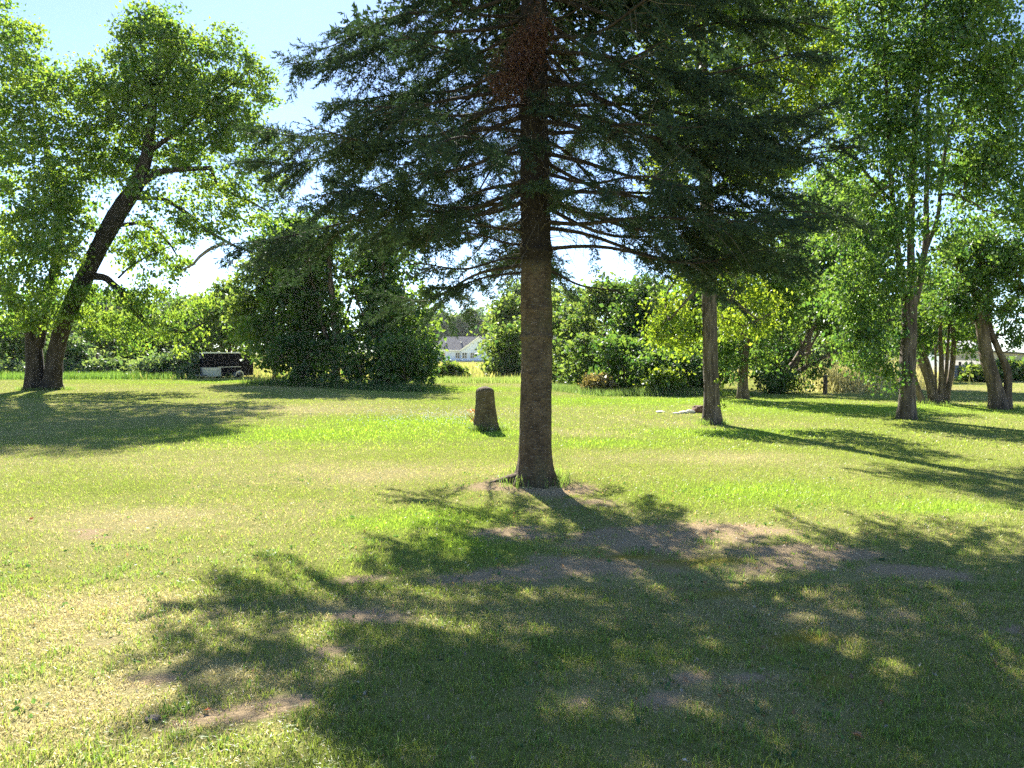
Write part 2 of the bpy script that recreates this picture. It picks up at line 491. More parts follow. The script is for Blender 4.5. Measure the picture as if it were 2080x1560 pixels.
def ground_material():
    m, nt, out = new_mat("lawn_ground")
    A = {k: N(nt, "ShaderNodeAttribute", attribute_name=k).outputs['Fac'] for k in ("dry", "bare", "moss", "lush", "field")}
    tc = N(nt, "ShaderNodeTexCoord")
    n1 = N(nt, "ShaderNodeTexNoise"); n1.inputs['Scale'].default_value = 38; n1.inputs['Detail'].default_value = 6; n1.inputs['Roughness'].default_value = 0.7
    n2 = N(nt, "ShaderNodeTexNoise"); n2.inputs['Scale'].default_value = 5; n2.inputs['Detail'].default_value = 6
    n3 = N(nt, "ShaderNodeTexNoise"); n3.inputs['Scale'].default_value = 150; n3.inputs['Detail'].default_value = 3
    for n in (n1, n2, n3):
        nt.links.new(tc.outputs['Object'], n.inputs['Vector'])
    green = mixrgb(nt, (0.17, 0.205, 0.05), (0.28, 0.315, 0.08), n1.outputs[0])
    lush = mixrgb(nt, (0.17, 0.26, 0.035), (0.27, 0.38, 0.05), n1.outputs[0])
    straw = mixrgb(nt, (0.29, 0.255, 0.12), (0.47, 0.42, 0.21), n1.outputs[0])
    soil = mixrgb(nt, (0.29, 0.215, 0.125), (0.52, 0.405, 0.255), n3.outputs[0])
    moss = mixrgb(nt, (0.22, 0.19, 0.025), (0.38, 0.32, 0.05), n3.outputs[0])
    fieldc = mixrgb(nt, (0.24, 0.25, 0.07), (0.42, 0.37, 0.13), n2.outputs[0])
    c = mixrgb(nt, green, lush, A['lush'])
    c = mixrgb(nt, c, straw, A['dry'])
    ad = N(nt, "ShaderNodeMath", operation='ADD'); nt.links.new(A['bare'], ad.inputs[0]); nt.links.new(n1.outputs[0], ad.inputs[1])
    rb = N(nt, "ShaderNodeMapRange"); rb.inputs['From Min'].default_value = 0.78; rb.inputs['From Max'].default_value = 0.98
    nt.links.new(ad.outputs[0], rb.inputs['Value'])
    c = mixrgb(nt, c, soil, rb.outputs[0])
    c = mixrgb(nt, c, moss, A['moss'])
    c = mixrgb(nt, c, fieldc, A['field'])
    b = N(nt, "ShaderNodeBump"); b.inputs['Strength'].default_value = 0.8; b.inputs['Distance'].default_value = 0.03
    nt.links.new(n1.outputs[0], b.inputs['Height'])
    p = N(nt, "ShaderNodeBsdfDiffuse"); p.inputs['Roughness'].default_value = 0.6
    nt.links.new(c, p.inputs[0]); nt.links.new(b.outputs[0], p.inputs['Normal'])
    nt.links.new(p.outputs[0], out.inputs[0])
    return m


ground = mesh_np("ground", np.stack([X.ravel(), Y.ravel(), Z.ravel()], 1), gf, ground_material(), shade=True,
                 floats={"dry": d_, "bare": b_, "moss": m_, "lush": l_, "field": f_})
tag(ground, "mown lawn with dry and bare patches running out to a field", kind="structure")


# ------------------------------------------------------------------ grass
def blades(pos, length, width, lean, col, levels, up=None):
    """triangular blades; pos (n,3); returns verts, tris, colours"""
    n = len(pos)
    a = rng.uniform(0, 2 * math.pi, n)
    side = np.stack([np.cos(a), np.sin(a), np.zeros(n)], 1)
    b = rng.uniform(0, 2 * math.pi, n)
    out = np.stack([np.cos(b), np.sin(b), np.zeros(n)], 1)
    L = length[:, None]; w = width[:, None] / 2; ln = lean[:, None]
    upv = np.array([0, 0, 1.0])
    tip = pos + L * (norm(upv * (1.05 - ln) + out * ln))
    if levels == 1:
        v = np.stack([pos - side * w, pos + side * w, tip], 1)
        f = np.arange(n * 3).reshape(n, 3)
        k = 3
    else:
        mid = pos + 0.55 * L * norm(upv * (1.05 - 0.55 * ln) + out * 0.55 * ln)
        v = np.stack([pos - side * w * .8, pos + side * w * .8, mid - side * w, mid + side * w, tip], 1)
        o = (np.arange(n) * 5)[:, None]
        f = np.concatenate([o + [0, 1, 3], o + [0, 3, 2], o + [2, 3, 4]])
        k = 5
    return v.reshape(-1, 3), f, np.repeat(col, k, axis=0)


def lawn_points(y0, y1, n, pw=1.0, margin=1.08):
    """random points on the lawn between two distances, thinning with distance"""
    u = rng.random(n)
    y = (y0 ** pw + u * (y1 ** pw - y0 ** pw)) ** (1 / pw)
    hw = y * (W_PX / 2 / F_PX) * margin + 0.25
    x = rng.uniform(-1, 1, n) * hw
    return x, y


def lawn_blades(x, y, L0, L1, w0, w1, levels):
    dry, bare, moss, lush, field = lawn_fields(x, y)
    rag = fbm2(x / 0.07, y / 0.07, 2, 27)
    keep = rng.random(len(x)) > np.maximum(smooth(.75, 1.15, bare + rag), moss * 0.75)
    keep &= field < 0.6
    x, y, dry, bare, moss, lush = (q[keep] for q in (x, y, dry, bare, moss, lush))
    n = len(x)
    clump = fbm2(x / 0.11, y / 0.11, 2, 51)
    isdry = rng.random(n) < np.clip(dry * 0.95 + 0.05 - 0.5 * (clump - 0.5), 0.02, 0.93)
    r1 = rng.random(n)[:, None]; r2 = rng.random(n)[:, None]
    g = np.array([0.13, 0.185, 0.035]) * (1 - r1) + np.array([0.30, 0.355, 0.07]) * r1
    lg = np.array([0.17, 0.27, 0.035]) * (1 - r1) + np.array([0.32, 0.44, 0.06]) * r1
    s = np.array([0.34, 0.27, 0.15]) * (1 - r2) + np.array([0.57, 0.475, 0.295]) * r2
    col = g * (1 - lush[:, None]) + lg * lush[:, None]
    col = np.where(isdry[:, None], s, col)
    Lh = rng.uniform(L0, L1, n) * (0.65 + 0.7 * clump) * np.where(isdry, 0.8, 1.0) * (0.85 + 0.35 * lush) * (1 - 0.5 * bare)
    lean = np.where(isdry, rng.uniform(0.35, 1.0, n), rng.uniform(0.1, 0.75, n))
    w = rng.uniform(w0, w1, n)
    pos = np.stack([x, y, gz(x, y) - 0.003], 1)
    return blades(pos, Lh, w, lean, col, levels)


x, y = lawn_points(2.35, 5.2, 85000, 1.2)
v, f, c = lawn_blades(x, y, 0.025, 0.065, 0.0026, 0.005, 2)
o = mesh_np("lawn_grass", v, f, M['grass'], cols={"col": c})
tag(o, "short dry and green grass blades closest to the viewer", "grass", kind="stuff")
x, y = lawn_points(5.1, 13, 160000, 1.1)
v, f, c = lawn_blades(x, y, 0.025, 0.06, 0.0045, 0.009, 1)
o = mesh_np("lawn_grass", v, f, M['grass'], cols={"col": c})
tag(o, "short grass blades of the lawn around the big spruce", "grass", kind="stuff")
x, y = lawn_points(12.5, 47, 150000, 0.7)
v, f, c = lawn_blades(x, y, 0.03, 0.065, 0.012, 0.028, 1)
o = mesh_np("lawn_grass", v, f, M['grass'], cols={"col": c})
tag(o, "sunlit grass blades of the far lawn", "grass", kind="stuff")


def tufts(px_py, n_b, spread, h0, h1, w, c0, c1, lean=.55):
    P = []
    for (x_, y_) in px_py:
        k = int(n_b * rng.uniform(.5, 1.5))
        P.append(np.stack([x_ + rng.normal(0, spread, k), y_ + rng.normal(0, spread, k)], 1))
    P = np.concatenate(P); m = len(P)
    r = rng.random(m)[:, None]
    return blades(np.stack([P[:, 0], P[:, 1], gz(P[:, 0], P[:, 1]) - .004], 1), rng.uniform(h0, h1, m), np.full(m, w) * rng.uniform(.6, 1.3, m), rng.uniform(.1, lean + .25, m), np.array(c0) * (1 - r) + np.array(c1) * r, 2)


tx, ty = lawn_points(2.4, 6.5, 800, 1.3)
tf = lawn_fields(tx, ty)
ok = (tf[1] < .45) & (rng.random(800) > tf[0] * .75)
v, f, c = tufts(list(zip(tx[ok], ty[ok])), 16, .035, .028, .07, .0052, (.11, .19, .04), (.24, .34, .07))
tag(mesh_np("crabgrass_tufts", v, f, M['grass'], cols={"col": c}), "longer bright green crabgrass tufts in the foreground lawn", "grass", kind="stuff")
edge = []
for (px, py, rx, ry, n_) in ((1086, 978, .36, .30, 26), (987, 874, .33, .28, 40), (1447, 862, .32, .28, 26), (1842, 850, .30, .26, 22), (1900, 822, .6, .4, 24), (2036, 829, .5, .4, 20), (90, 792, 1.0, .6, 90)):
    p_ = Gp(px, py)
    for q_ in range(n_):
        a_ = rng.uniform(0, 2 * math.pi)
        edge.append((p_[0] + rx * math.cos(a_) * rng.uniform(.85, 1.25), p_[1] + ry * math.sin(a_) * rng.uniform(.85, 1.25)))
v, f, c = tufts(edge, 12, .05, .06, .20, .009, (.11, .18, .04), (.26, .34, .09), .35)
tag(mesh_np("untrimmed_grass", v, f, M['grass'], cols={"col": c}), "longer untrimmed grass ringing the trunks and the stump", "grass", kind="stuff")

# ------------------------------------------------------------------ foliage and trees
def leaves(A, center, n_per, sig, size, tint0=0.5, flat=0.6, droop=0.35, tint_var=0.36):
    """kite-shaped leaves in clusters round the points A"""
    A = np.asarray(A); m = len(A)
    cnt = np.maximum(1, (n_per * rng.lognormal(0, 0.35, m))).astype(int)
    idx = np.repeat(np.arange(m), cnt); n = len(idx)
    csz = (sig * rng.uniform(0.7, 1.35, m))[idx][:, None]
    P = A[idx] + rng.normal(0, 1, (n, 3)) * csz * np.array([1, 1, flat])
    out = norm(A[idx] - center + 1e-4)
    ax = norm(out * 0.45 + rng.normal(0, 0.65, (n, 3)) - np.array([0, 0, droop]))
    nr = norm(np.array([0, 0, 0.75]) + rng.normal(0, 0.6, (n, 3)))
    sd = norm(np.cross(ax, nr)); nr = np.cross(sd, ax)
    L = (size * rng.uniform(0.5, 1.45, n))[:, None]
    w = L * rng.uniform(0.27, 0.40, n)[:, None]
    v = np.stack([P - ax * L * .5, P + sd * w - ax * L * 0.05 + nr * L * .08, P + ax * L * .5, P - sd * w - ax * L * 0.05 + nr * L * .08], 1)
    ct = rng.normal(0, tint_var * 0.7, m)[idx]
    t = np.clip(tint0 + ct + rng.normal(0, tint_var * 0.6, n), 0, 1)
    return v.reshape(-1, 3), np.arange(n * 4).reshape(n, 4), np.repeat(t, 4)


def grow(nodes, attr, sag=0.12):
    """greedy tree: joins every attractor to the nearest wood; returns polylines (with tip counts)"""
    nodes = np.asarray(nodes, float)
    cap = len(nodes) + len(attr) * 5
    P = np.zeros((cap, 3)); P[:len(nodes)] = nodes
    par = np.full(cap, -1); n0 = len(nodes); n = n0
    d0 = np.array([np.min(np.sum((nodes - a) ** 2, 1)) for a in attr])
    lines = []
    for k in np.argsort(d0):
        a = attr[k]
        dv = P[:n] - a
        dd = np.sum(dv * dv, 1) + np.where(P[:n, 2] > a[2] + 0.3, 0.8, 0.0)
        s = int(np.argmin(dd))
        st = P[s]
        L = math.sqrt(max(1e-6, float(np.sum((a - st) ** 2))))
        t = np.array([0.25, 0.5, 0.75, 1.0])[:, None]
        mid = st + (a - st) * t
        mid[:, 2] += (t[:, 0] * (1 - t[:, 0])) * L * rng.uniform(-sag, sag * 2.2)
        mid[:3] += rng.normal(0, 0.05 * L, (3, 3))
        prev = s
        ids = [s]
        for q in range(4):
            P[n] = mid[q]; par[n] = prev; prev = n; ids.append(n); n += 1
        lines.append(ids)
    cnt = np.zeros(cap)
    for ids in lines:
        k = ids[-1]
        while k >= n0:
            cnt[k] += 1; k = par[k]
    return P, cnt, lines, n0


def wood_of(P, cnt, lines, rtip, sides, rmax):
    V = MB()
    for ids in lines:
        r = np.minimum(rtip * np.maximum(cnt[ids], 1) ** 0.47, rmax)
        r[0] = r[1]
        s = 3 if r[0] < 0.018 else (5 if r[0] < 0.05 else 7)
        V.tube(P[ids], r, s)
    return V


def sample_lobe(n, c, r, rd):
    """points in an ellipsoid, thicker towards its shell"""
    u = norm(rng.normal(0, 1, (n, 3)))
    rad = rng.random(n)[:, None] ** (1 / 2.2)
    return c + u * rad * np.array([r, rd, r])


def tree(name, label, cat, stems, lobes, leaf, bark, d, dep=1.0, lai=3.0, leaf_px=3.2, leaf_min=0.075, group=None, rtip=0.008, kinds=None,
         tint=0.5, n_per=42, flat=0.6, droop=0.35, ridges=9, stem_sides=12, extra=None, sigk=0.42, rough=0.12, twigs=True, base=None):
    """stems: polylines of (px, py, radius_m[, depth offset]); lobes: (px, py, r_px[, depth offset, density])"""
    S = []
    for st in stems:
        pts = np.array([Wp(p[0], p[1], d + (p[3] if len(p) > 3 else 0)) for p in st]); rad = np.array([p[2] for p in st])
        P_, R__ = resample(pts, rad, 0.22 if d < 40 else 0.6)
        if st is not stems[0] and rad[0] < .25:              # limbs wander and thin out
            tt = np.linspace(0, 1, len(P_)); ll = np.linalg.norm(pts[-1] - pts[0])
            wob = np.stack([fbm2(tt * 5 + 3 * len(S), np.full(len(tt), k_ * 7.7 + len(S)), 3, 91) - .5 for k_ in range(3)], 1)
            P_ = P_ + wob * (np.sin(np.pi * tt) * min(.15, .03 * ll))[:, None]
            R__ = R__ * (.85 if rad[0] < .15 else 1)
        S.append((P_, R__))
    bpt = S[0][0][0].copy() if base is None else np.array(base, float)
    bpt[2] = float(gz(bpt[0], bpt[1]))
    root = thing(name, label, cat, bpt, group)
    for k, (pts, rad) in enumerate(S):
        V = MB()
        p2 = pts.copy()
        if abs(p2[0, 2] - float(gz(p2[0, 0], p2[0, 1]))) < 0.6:       # reaches the ground: sink and flare it
            g = float(gz(p2[0, 0], p2[0, 1]))
            p2[0, 2] = g - 0.12
            h = np.maximum(p2[:, 2] - g, 0)
            rad = rad * (1 + 0.45 * np.exp(-h / 0.22))
        V.tube(p2 - bpt, rad, stem_sides if rad[0] > 0.1 else 8, rough, 5 + k, ridges)
        V.build((kinds[k] if kinds else ('trunk' if k == 0 else 'limb')), M['dead_wood'] if (kinds and kinds[k].startswith('dead')) else M[bark], root, shade=True)
    scale = d / F_PX
    pxm = d / 769.0
    size = max(leaf_min, leaf_px * pxm)
    A = []
    for lb in lobes:
        c = Wp(lb[0], lb[1], d + (lb[3] if len(lb) > 3 else 0)); r = lb[2] * scale
        den = lb[4] if len(lb) > 4 else 1.0
        area = math.pi * r * r
        nleaf = lai * den * area / (size * size * 0.33)
        n = max(3, int(nleaf / n_per))
        A.append(sample_lobe(n, c, r, r * dep))
    A = np.concatenate(A)
    g = gz(A[:, 0], A[:, 1])
    A[:, 2] = np.maximum(A[:, 2], g + size * 0.7)
    cen = A.mean(0) - np.array([0, 0, 0.5])
    if twigs:
        skip = max(1, len(A) // (650 if d < 28 else (220 if d < 45 else 45)))
        sub = A[::skip]
        nodes = np.concatenate([p[len(p) // 3:] if q == 0 else p for q, (p, r) in enumerate(S) if not (kinds and kinds[q].startswith('dead'))])
        P, cnt, lines, n0 = grow(nodes, sub)
        V = wood_of(P - bpt, cnt, lines, rtip, 4, max(0.03, S[0][1][0] * 0.45))
        tag(V.build('branches', M[bark], root, shade=True), kind="stuff")
    sig = sigk * size * math.sqrt(n_per) * 0.55
    v, f, t = leaves(A, cen, n_per, sig, size, tint, flat, droop)
    gl = gz(v[:, 0], v[:, 1]) + 0.02
    v[:, 2] = np.maximum(v[:, 2], gl)
    o = mesh_np('crown', v - bpt, f, M[leaf], root, floats={"tint": t})
    tag(o, kind="stuff")
    return root


# ---- left double-stemmed maple
MAPLE = tree(
    'maple_tree', 'huge leaning maple with twin dark trunks at the left of the lawn', 'tree',
    [[(72, 792, .40), (71, 745, .34), (68, 690, .30), (60, 655, .27), (36, 620, .25), (8, 585, .2), (-30, 540, .15)],
     [(106, 790, .38), (110, 740, .32), (119, 690, .31), (137, 635, .31), (165, 580, .33), (200, 505, .33), (235, 440, .36), (275, 380, .30), (297, 325, .24), (308, 250, .17), (318, 150, .11), (332, 60, .05)],
     [(74, 705, .27), (86, 650, .22), (100, 590, .22), (122, 510, .19), (118, 400, .16), (90, 280, .12), (60, 180, .07)],
     [(278, 378, .17), (320, 350, .13), (375, 343, .11), (430, 341, .09)],
     [(262, 402, .13), (330, 402, .10), (380, 432, .09), (430, 475, .08), (480, 502, .06), (540, 520, .03)],
     [(455, 494, .09), (425, 506, .085), (405, 522, .075), (392, 538, .06), (372, 547, .045)],
     [(176, 560, .17), (215, 563, .15), (245, 590, .14), (275, 635, .12), (298, 660, .10), (330, 655, .06), (350, 668, .06), (372, 676, .06), (392, 668, .05), (415, 655, .03)],
     [(222, 460, .10), (285, 452, .09), (320, 470, .08), (345, 495, .06), (360, 520, .03)],
     [(428, 342, .09), (438, 372, .07), (468, 392, .065), (500, 405, .05), (545, 430, .03)],
     [(306, 250, .10), (286, 190, .07), (245, 150, .04)],
     [(314, 190, .08), (345, 135, .06), (372, 85, .03)],
     [(300, 310, .13), (370, 260, .09), (440, 195, .06), (500, 150, .03)],
     [(215, 480, .14), (170, 455, .1), (130, 440, .06)],
     [(345, 500, .03), (300, 520, .04), (260, 545, .045), (240, 565, .05)]],
    [(340, 110, 95), (300, 150, 100), (260, 190, 80), (420, 170, 90), (490, 165, 62), (525, 150, 35), (340, 225, 110), (430, 250, 85), (220, 270, 90), (170, 200, 70), (110, 190, 60), (355, 60, 50), (270, 90, 45),
     (70, 330, 100, -2), (60, 440, 100, -2), (40, 540, 90, -2), (70, 600, 50, -3), (20, 230, 80, -2), (10, 90, 70, -2), (40, 130, 45, -3.5), (120, 500, 55, -3),
     (130, 420, 70), (160, 340, 80), (250, 320, 70, 1), (330, 310, 55, 1), (300, 390, 45, -1, .8), (410, 400, 55, 1, .8), (480, 380, 50, 0, .8), (470, 300, 50, 0, .9), (515, 260, 40, 0, .8),
     (330, 540, 60, 0, .8), (270, 510, 50, 1, .8), (280, 600, 50, 0, .9), (330, 640, 60, 0, .8), (395, 625, 40, 0, .6), (110, 620, 55, -1), (190, 640, 50, 0, .8), (250, 680, 55, 0, .8), (170, 590, 40, -1, .7),
     (380, 690, 40, 0, .7), (20, 650, 50, -2), (440, 440, 45, 0, .7), (520, 450, 60, 1, .8), (540, 370, 55, 1, .8), (400, 330, 60, 0, .8), (380, 470, 45, 0, .7), (300, 470, 45, 0, .8), (560, 300, 45, 1, .6), (545, 190, 40, 0, .6), (470, 90, 40, 0, .7), (350, 450, 35, -.6, .7), (480, 250, 60, 0, .8), (-40, 300, 80, 0, .6), (-40, 160, 80, 0, .6), (-30, 480, 70, 0, .6)],
    'maple_leaf', 'maple_bark', 32.0, dep=1.25, lai=2.35, leaf_px=3.6, rtip=0.009, leaf_min=0.12, droop=0.5,
    kinds=['trunk', 'trunk', 'limb', 'limb', 'limb', 'dead_limb', 'limb', 'limb', 'limb', 'limb', 'limb', 'limb', 'limb', 'limb'])

# ---- cottonwood behind the spruce
COTTON = tree(
    'cottonwood_tree', 'straight grey cottonwood trunk with a vine tuft, right behind the spruce', 'tree',
    [[(1447, 862, .195), (1445, 800, .18), (1443, 700, .165), (1440, 600, .16), (1437, 450, .15), (1432, 300, .135), (1426, 150, .12), (1420, 0, .105), (1425, -200, .07), (1430, -380, .03)],
     [(1435, 420, .06), (1490, 340, .05), (1545, 260, .04), (1590, 180, .02)],
     [(1430, 300, .06), (1380, 230, .045), (1340, 150, .03)],
     [(1428, 200, .06), (1490, 110, .05), (1560, 40, .03)],
     [(1440, 560, .05), (1395, 610, .035), (1360, 650, .02)],
     [(1441, 600, .05), (1490, 610, .035), (1540, 650, .02)]],
    [(1480, 150, 110), (1600, 110, 90), (1560, 230, 90), (1390, 250, 90), (1360, 120, 80), (1500, 20, 110), (1390, -40, 110), (1620, 20, 80), (1640, 230, 60), (1500, 330, 70), (1360, 350, 60), (1580, 340, 60),
     (1370, 640, 55, .5), (1345, 690, 32, .3), (1395, 700, 35, .5), (1500, 560, 60, .6), (1545, 640, 55, .8), (1490, 660, 40, .6), (1400, 560, 50, .8), (1470, 470, 60, .6, .7),
     (1480, -200, 130, 0, .9), (1380, -250, 110, 0, .9), (1570, -150, 100, 0, .9), (1430, -380, 90, 0, .9), (1655, 140, 50)],
    'cotton_leaf', 'grey_bark', 17.2, dep=1.1, lai=2.7, leaf_px=3.9, rtip=0.006, tint=0.55, n_per=36, sigk=0.5)

# ---- right silver maple
SILVER = tree(
    'silver_maple_tree', 'tall silver maple with a grey trunk that divides into upright stems, lawn at right', 'tree',
    [[(1842, 850, .20), (1843, 780, .185), (1846, 700, .18), (1848, 640, .18), (1846, 590, .17)],
     [(1838, 615, .10), (1829, 560, .09), (1820, 480, .08), (1811, 400, .075), (1804, 280, .06), (1800, 150, .04), (1790, 20, .02)],
     [(1850, 610, .12), (1851, 500, .10), (1852, 400, .09), (1857, 300, .08), (1862, 180, .06), (1880, 40, .04), (1890, -120, .02)],
     [(1858, 620, .10), (1872, 560, .09), (1884, 480, .08), (1880, 400, .07), (1886, 300, .06), (1884, 200, .05), (1895, 60, .03)],
     [(1880, 510, .06), (1905, 440, .055), (1915, 340, .05), (1930, 260, .04), (1960, 180, .02)],
     [(1812, 410, .05), (1775, 370, .045), (1735, 320, .04), (1690, 290, .02)],
     [(1838, 600, .05), (1790, 560, .04), (1740, 560, .025)],
     [(1848, 650, .04), (1800, 650, .035), (1750, 680, .02)]],
    [(1880, 100, 110), (1780, 140, 95), (1700, 90, 70), (1960, 90, 105), (1990, 220, 90), (1850, 230, 90), (1770, 270, 85), (1740, 400, 70, 0, .8), (1800, 470, 60, 0, .7), (1930, 360, 70, 0, .6), (2010, 380, 80, 0, .8),
     (1770, 560, 75), (1720, 600, 60), (1780, 650, 60), (1750, 710, 48), (1790, 740, 40), (1810, 775, 22), (1725, 680, 35), (1990, 310, 70), (2050, 150, 90), (2060, 290, 70), (1900, 480, 45, 0, .5), (1700, 480, 50, 0, .7),
     (1900, -60, 120), (1780, -60, 110), (2020, -40, 110), (1890, -200, 110, 0, .9), (1700, 200, 50), (1840, 560, 45, -.6, .8), (1850, 380, 60, -.5, .7), (1825, 470, 50, -.5, .7), (1885, 560, 45, .5, .8), (1930, 480, 50, 0, .7), (1860, 300, 70, -1, .6), (1690, 340, 40, 0, .6), (2080, 420, 60)],
    'silver_leaf', 'grey_bark', 18.5, dep=1.15, lai=2.9, leaf_px=3.8, rtip=0.006, n_per=40, droop=0.6, sigk=0.5)

# ---- far-right twin-trunk tree
tree('twin_trunk_tree', 'dark twin-trunk tree with a bulge on its bark at the right edge', 'tree',
     [[(2030, 830, .21), (2018, 770, .19), (2004, 720, .17), (1995, 660, .16), (1985, 600, .13), (1965, 560, .07), (1940, 540, .03)],
      [(2046, 828, .13), (2048, 780, .12), (2046, 750, .12), (2030, 715, .10), (2012, 670, .09), (2004, 620, .08), (2010, 540, .05)],
      [(1996, 665, .09), (1970, 640, .07), (1940, 615, .04)]],
     [(1960, 560, 70), (2030, 570, 65), (1995, 510, 60), (2055, 640, 40), (1920, 610, 48), (1990, 620, 45, -.5), (2070, 510, 60, 0, .8), (1950, 640, 30, 0, .7), (2040, 470, 60, 0, .8), (2078, 600, 45), (2065, 680, 32), (2085, 540, 60), (1940, 500, 50), (2030, 520, 60, -.8)],
     'dark_leaf', 'brown_bark', 21.7, dep=1.2, lai=2.4, rtip=0.007, tint=0.4, ridges=5)

# ---- clump of leaning stems
tree('multi_stem_tree', 'clump of slender leaning stems spreading from one base behind the silver maple', 'tree',
     [[(1898, 822, .12), (1885, 770, .11), (1868, 725, .10), (1856, 690, .08), (1840, 640, .05)],
      [(1904, 822, .11), (1893, 770, .10), (1882, 730, .09), (1870, 700, .07), (1860, 650, .04)],
      [(1910, 818, .10), (1913, 760, .09), (1911, 700, .08), (1910, 640, .05)],
      [(1912, 815, .07), (1922, 760, .07), (1924, 720, .06), (1928, 660, .04)],
      [(1920, 812, .11), (1930, 770, .10), (1937, 720, .09), (1937, 640, .08), (1938, 560, .05)],
      [(1878, 826, .10), (1866, 795, .10), (1856, 765, .09), (1845, 735, .07)],
      [(1901, 815, .05), (1900, 760, .05), (1901, 700, .04)]],
     [(1890, 640, 60), (1930, 590, 60), (1955, 690, 38), (1880, 705, 26, -.5), (1900, 560, 50), (1860, 660, 30), (1975, 660, 30), (1940, 640, 40), (1965, 720, 18)],
     'dark_leaf', 'brown_bark', 24.0, dep=1.2, lai=2.2, rtip=0.006, tint=0.5, kinds=['trunk'] * 7, ridges=4)

# ---- ivy-dark trunk and fallen leaning stems on the right margin
tree('shaded_tree', 'dark straight trunk in deep shade at the edge of the right thicket', 'tree',
     [[(1509, 812, .19), (1509, 760, .17), (1513, 700, .17), (1516, 640, .16), (1512, 560, .12), (1505, 460, .06)]],
     [(1530, 600, 70), (1570, 550, 80), (1480, 640, 60), (1460, 700, 50), (1555, 660, 50), (1500, 500, 70), (1600, 620, 60), (1485, 740, 40), (1470, 560, 60), (1545, 730, 35, 0, .7)],
     'dark_leaf', 'brown_bark', 26.5, dep=1.0, lai=2.4, tint=0.5)
tree('leaning_tree', 'half-fallen tree with two slanting stems beside the fence post', 'tree',
     [[(1575, 790, .16), (1592, 765, .15), (1620, 730, .14), (1640, 690, .12), (1655, 655, .08)],
      [(1585, 778, .13), (1615, 758, .12), (1650, 738, .10), (1700, 712, .06)],
      [(1567, 780, .12), (1572, 730, .11), (1590, 670, .08)],
      [(1622, 726, .07), (1640, 718, .06), (1655, 712, .03)]],
     [(1620, 640, 55), (1670, 660, 40), (1560, 700, 45, 0, .9), (1590, 770, 40, -.5), (1560, 770, 45, -.5), (1630, 770, 35, 0), (1700, 690, 28, 0, .7), (1660, 735, 30, 0, .6), (1650, 600, 50)],
     'mid_leaf', 'brown_bark', 30.5, dep=1.0, lai=2.2, kinds=['trunk', 'trunk', 'trunk', 'limb'], tint=0.45)


def bg_tree(name, label, cx, top, base_y, w, d, leaf, group, lai=2.7, tint=0.5, bark='brown_bark', dep=0.9, trunk_r=0.14, open_base=0.0, n=11, cat='tree', leaf_px=4.5, leaf_min=0.1, n_per=28):
    """a tree given by the place and size of its crown in the photograph"""
    H = base_y - top
    w = w * 1.22
    lob = []
    st = [[(cx, base_y, trunk_r), (cx + random.uniform(-.06, .06) * w, base_y - .45 * H, trunk_r * .8), (cx + random.uniform(-.1, .1) * w, base_y - .8 * H, trunk_r * .3)]]
    for s in (-1, 1):
        st.append([(cx, base_y - .25 * H, trunk_r * .5), (cx + s * w * .22, base_y - .5 * H, trunk_r * .35), (cx + s * w * .32, base_y - .7 * H, trunk_r * .15)])
    for k in range(n):
        t = (k + 0.5) / n
        yy = base_y - H * (open_base + (1 - open_base) * (0.08 + 0.80 * t))
        ww = w * 0.5 * math.sin(math.pi * min(1, 0.22 + 0.70 * t)) ** 0.7
        r = min(w, H) * random.uniform(0.13, 0.29)
        a = random.uniform(-1, 1)
        lob.append((cx + a * max(0, ww - r * 0.6), yy, r, random.uniform(-.5, .5) * w * d / F_PX * 0.4))
        lob.append((cx - a * max(0, ww - r * 0.6), yy + random.uniform(-.05, .05) * H, r * random.uniform(0.8, 1.1), random.uniform(-.5, .5) * w * d / F_PX * 0.4))
    lob.append((cx + random.uniform(-.1, .1) * w, top + 0.13 * min(w, H), 0.14 * min(w, H)))
    for k in range(10):                                  # sprigs that break the outline
        a = random.uniform(-.25, 1.25) * math.pi
        rr = random.uniform(.85, 1.12)
        yc = base_y - H * (open_base + (1 - open_base) * .52)
        lob.append((cx + math.cos(a) * w * .5 * rr, min(base_y - 4, yc - math.sin(a) * H * (1 - open_base) * .48 * rr), min(w, H) * random.uniform(.05, .11), random.uniform(-.3, .3) * w * d / F_PX, .8))
    return tree(name, label, cat, st, lob, leaf, bark, d, dep=dep, lai=lai, tint=tint, group=group, n_per=n_per, ridges=5, stem_sides=8, leaf_px=leaf_px, leaf_min=leaf_min, rtip=0.010 if d < 60 else 0.02)


GT = 'trees and shrubs of the thicket left of the house'
bg_tree('thicket_tree', 'bright leafy tree at the left end of the thicket, above the trailer', 560, 500, 772, 150, 40, 'mid_leaf', GT, tint=.5, open_base=.22)
bg_tree('thicket_tree', 'dark broad tree of the thicket right of the trailer', 612, 430, 778, 175, 38, 'dark_leaf', GT, tint=.5)
tree('thicket_tree', 'thicket tree with a tall bare dark stem showing through its leaves', 'tree',
     [[(682, 775, .20), (684, 720, .18), (680, 650, .16), (672, 580, .13), (668, 520, .09), (660, 450, .04)], [(684, 740, .12), (655, 660, .1), (640, 590, .06), (620, 540, .03)], [(683, 690, .1), (710, 620, .07), (730, 560, .04)]],
     [(640, 520, 60), (690, 480, 55), (700, 560, 40, 1, .7), (620, 590, 50), (650, 650, 45, 1, .7), (710, 700, 45, 1, .7), (660, 720, 40, 1)],
     'dark_leaf', 'brown_bark', 37.0, dep=1.2, lai=2.1, tint=.55, group=GT, n_per=32)
bg_tree('thicket_tree', 'round dark tree in the middle right of the thicket', 768, 450, 785, 150, 36, 'dark_leaf', GT, tint=.4)
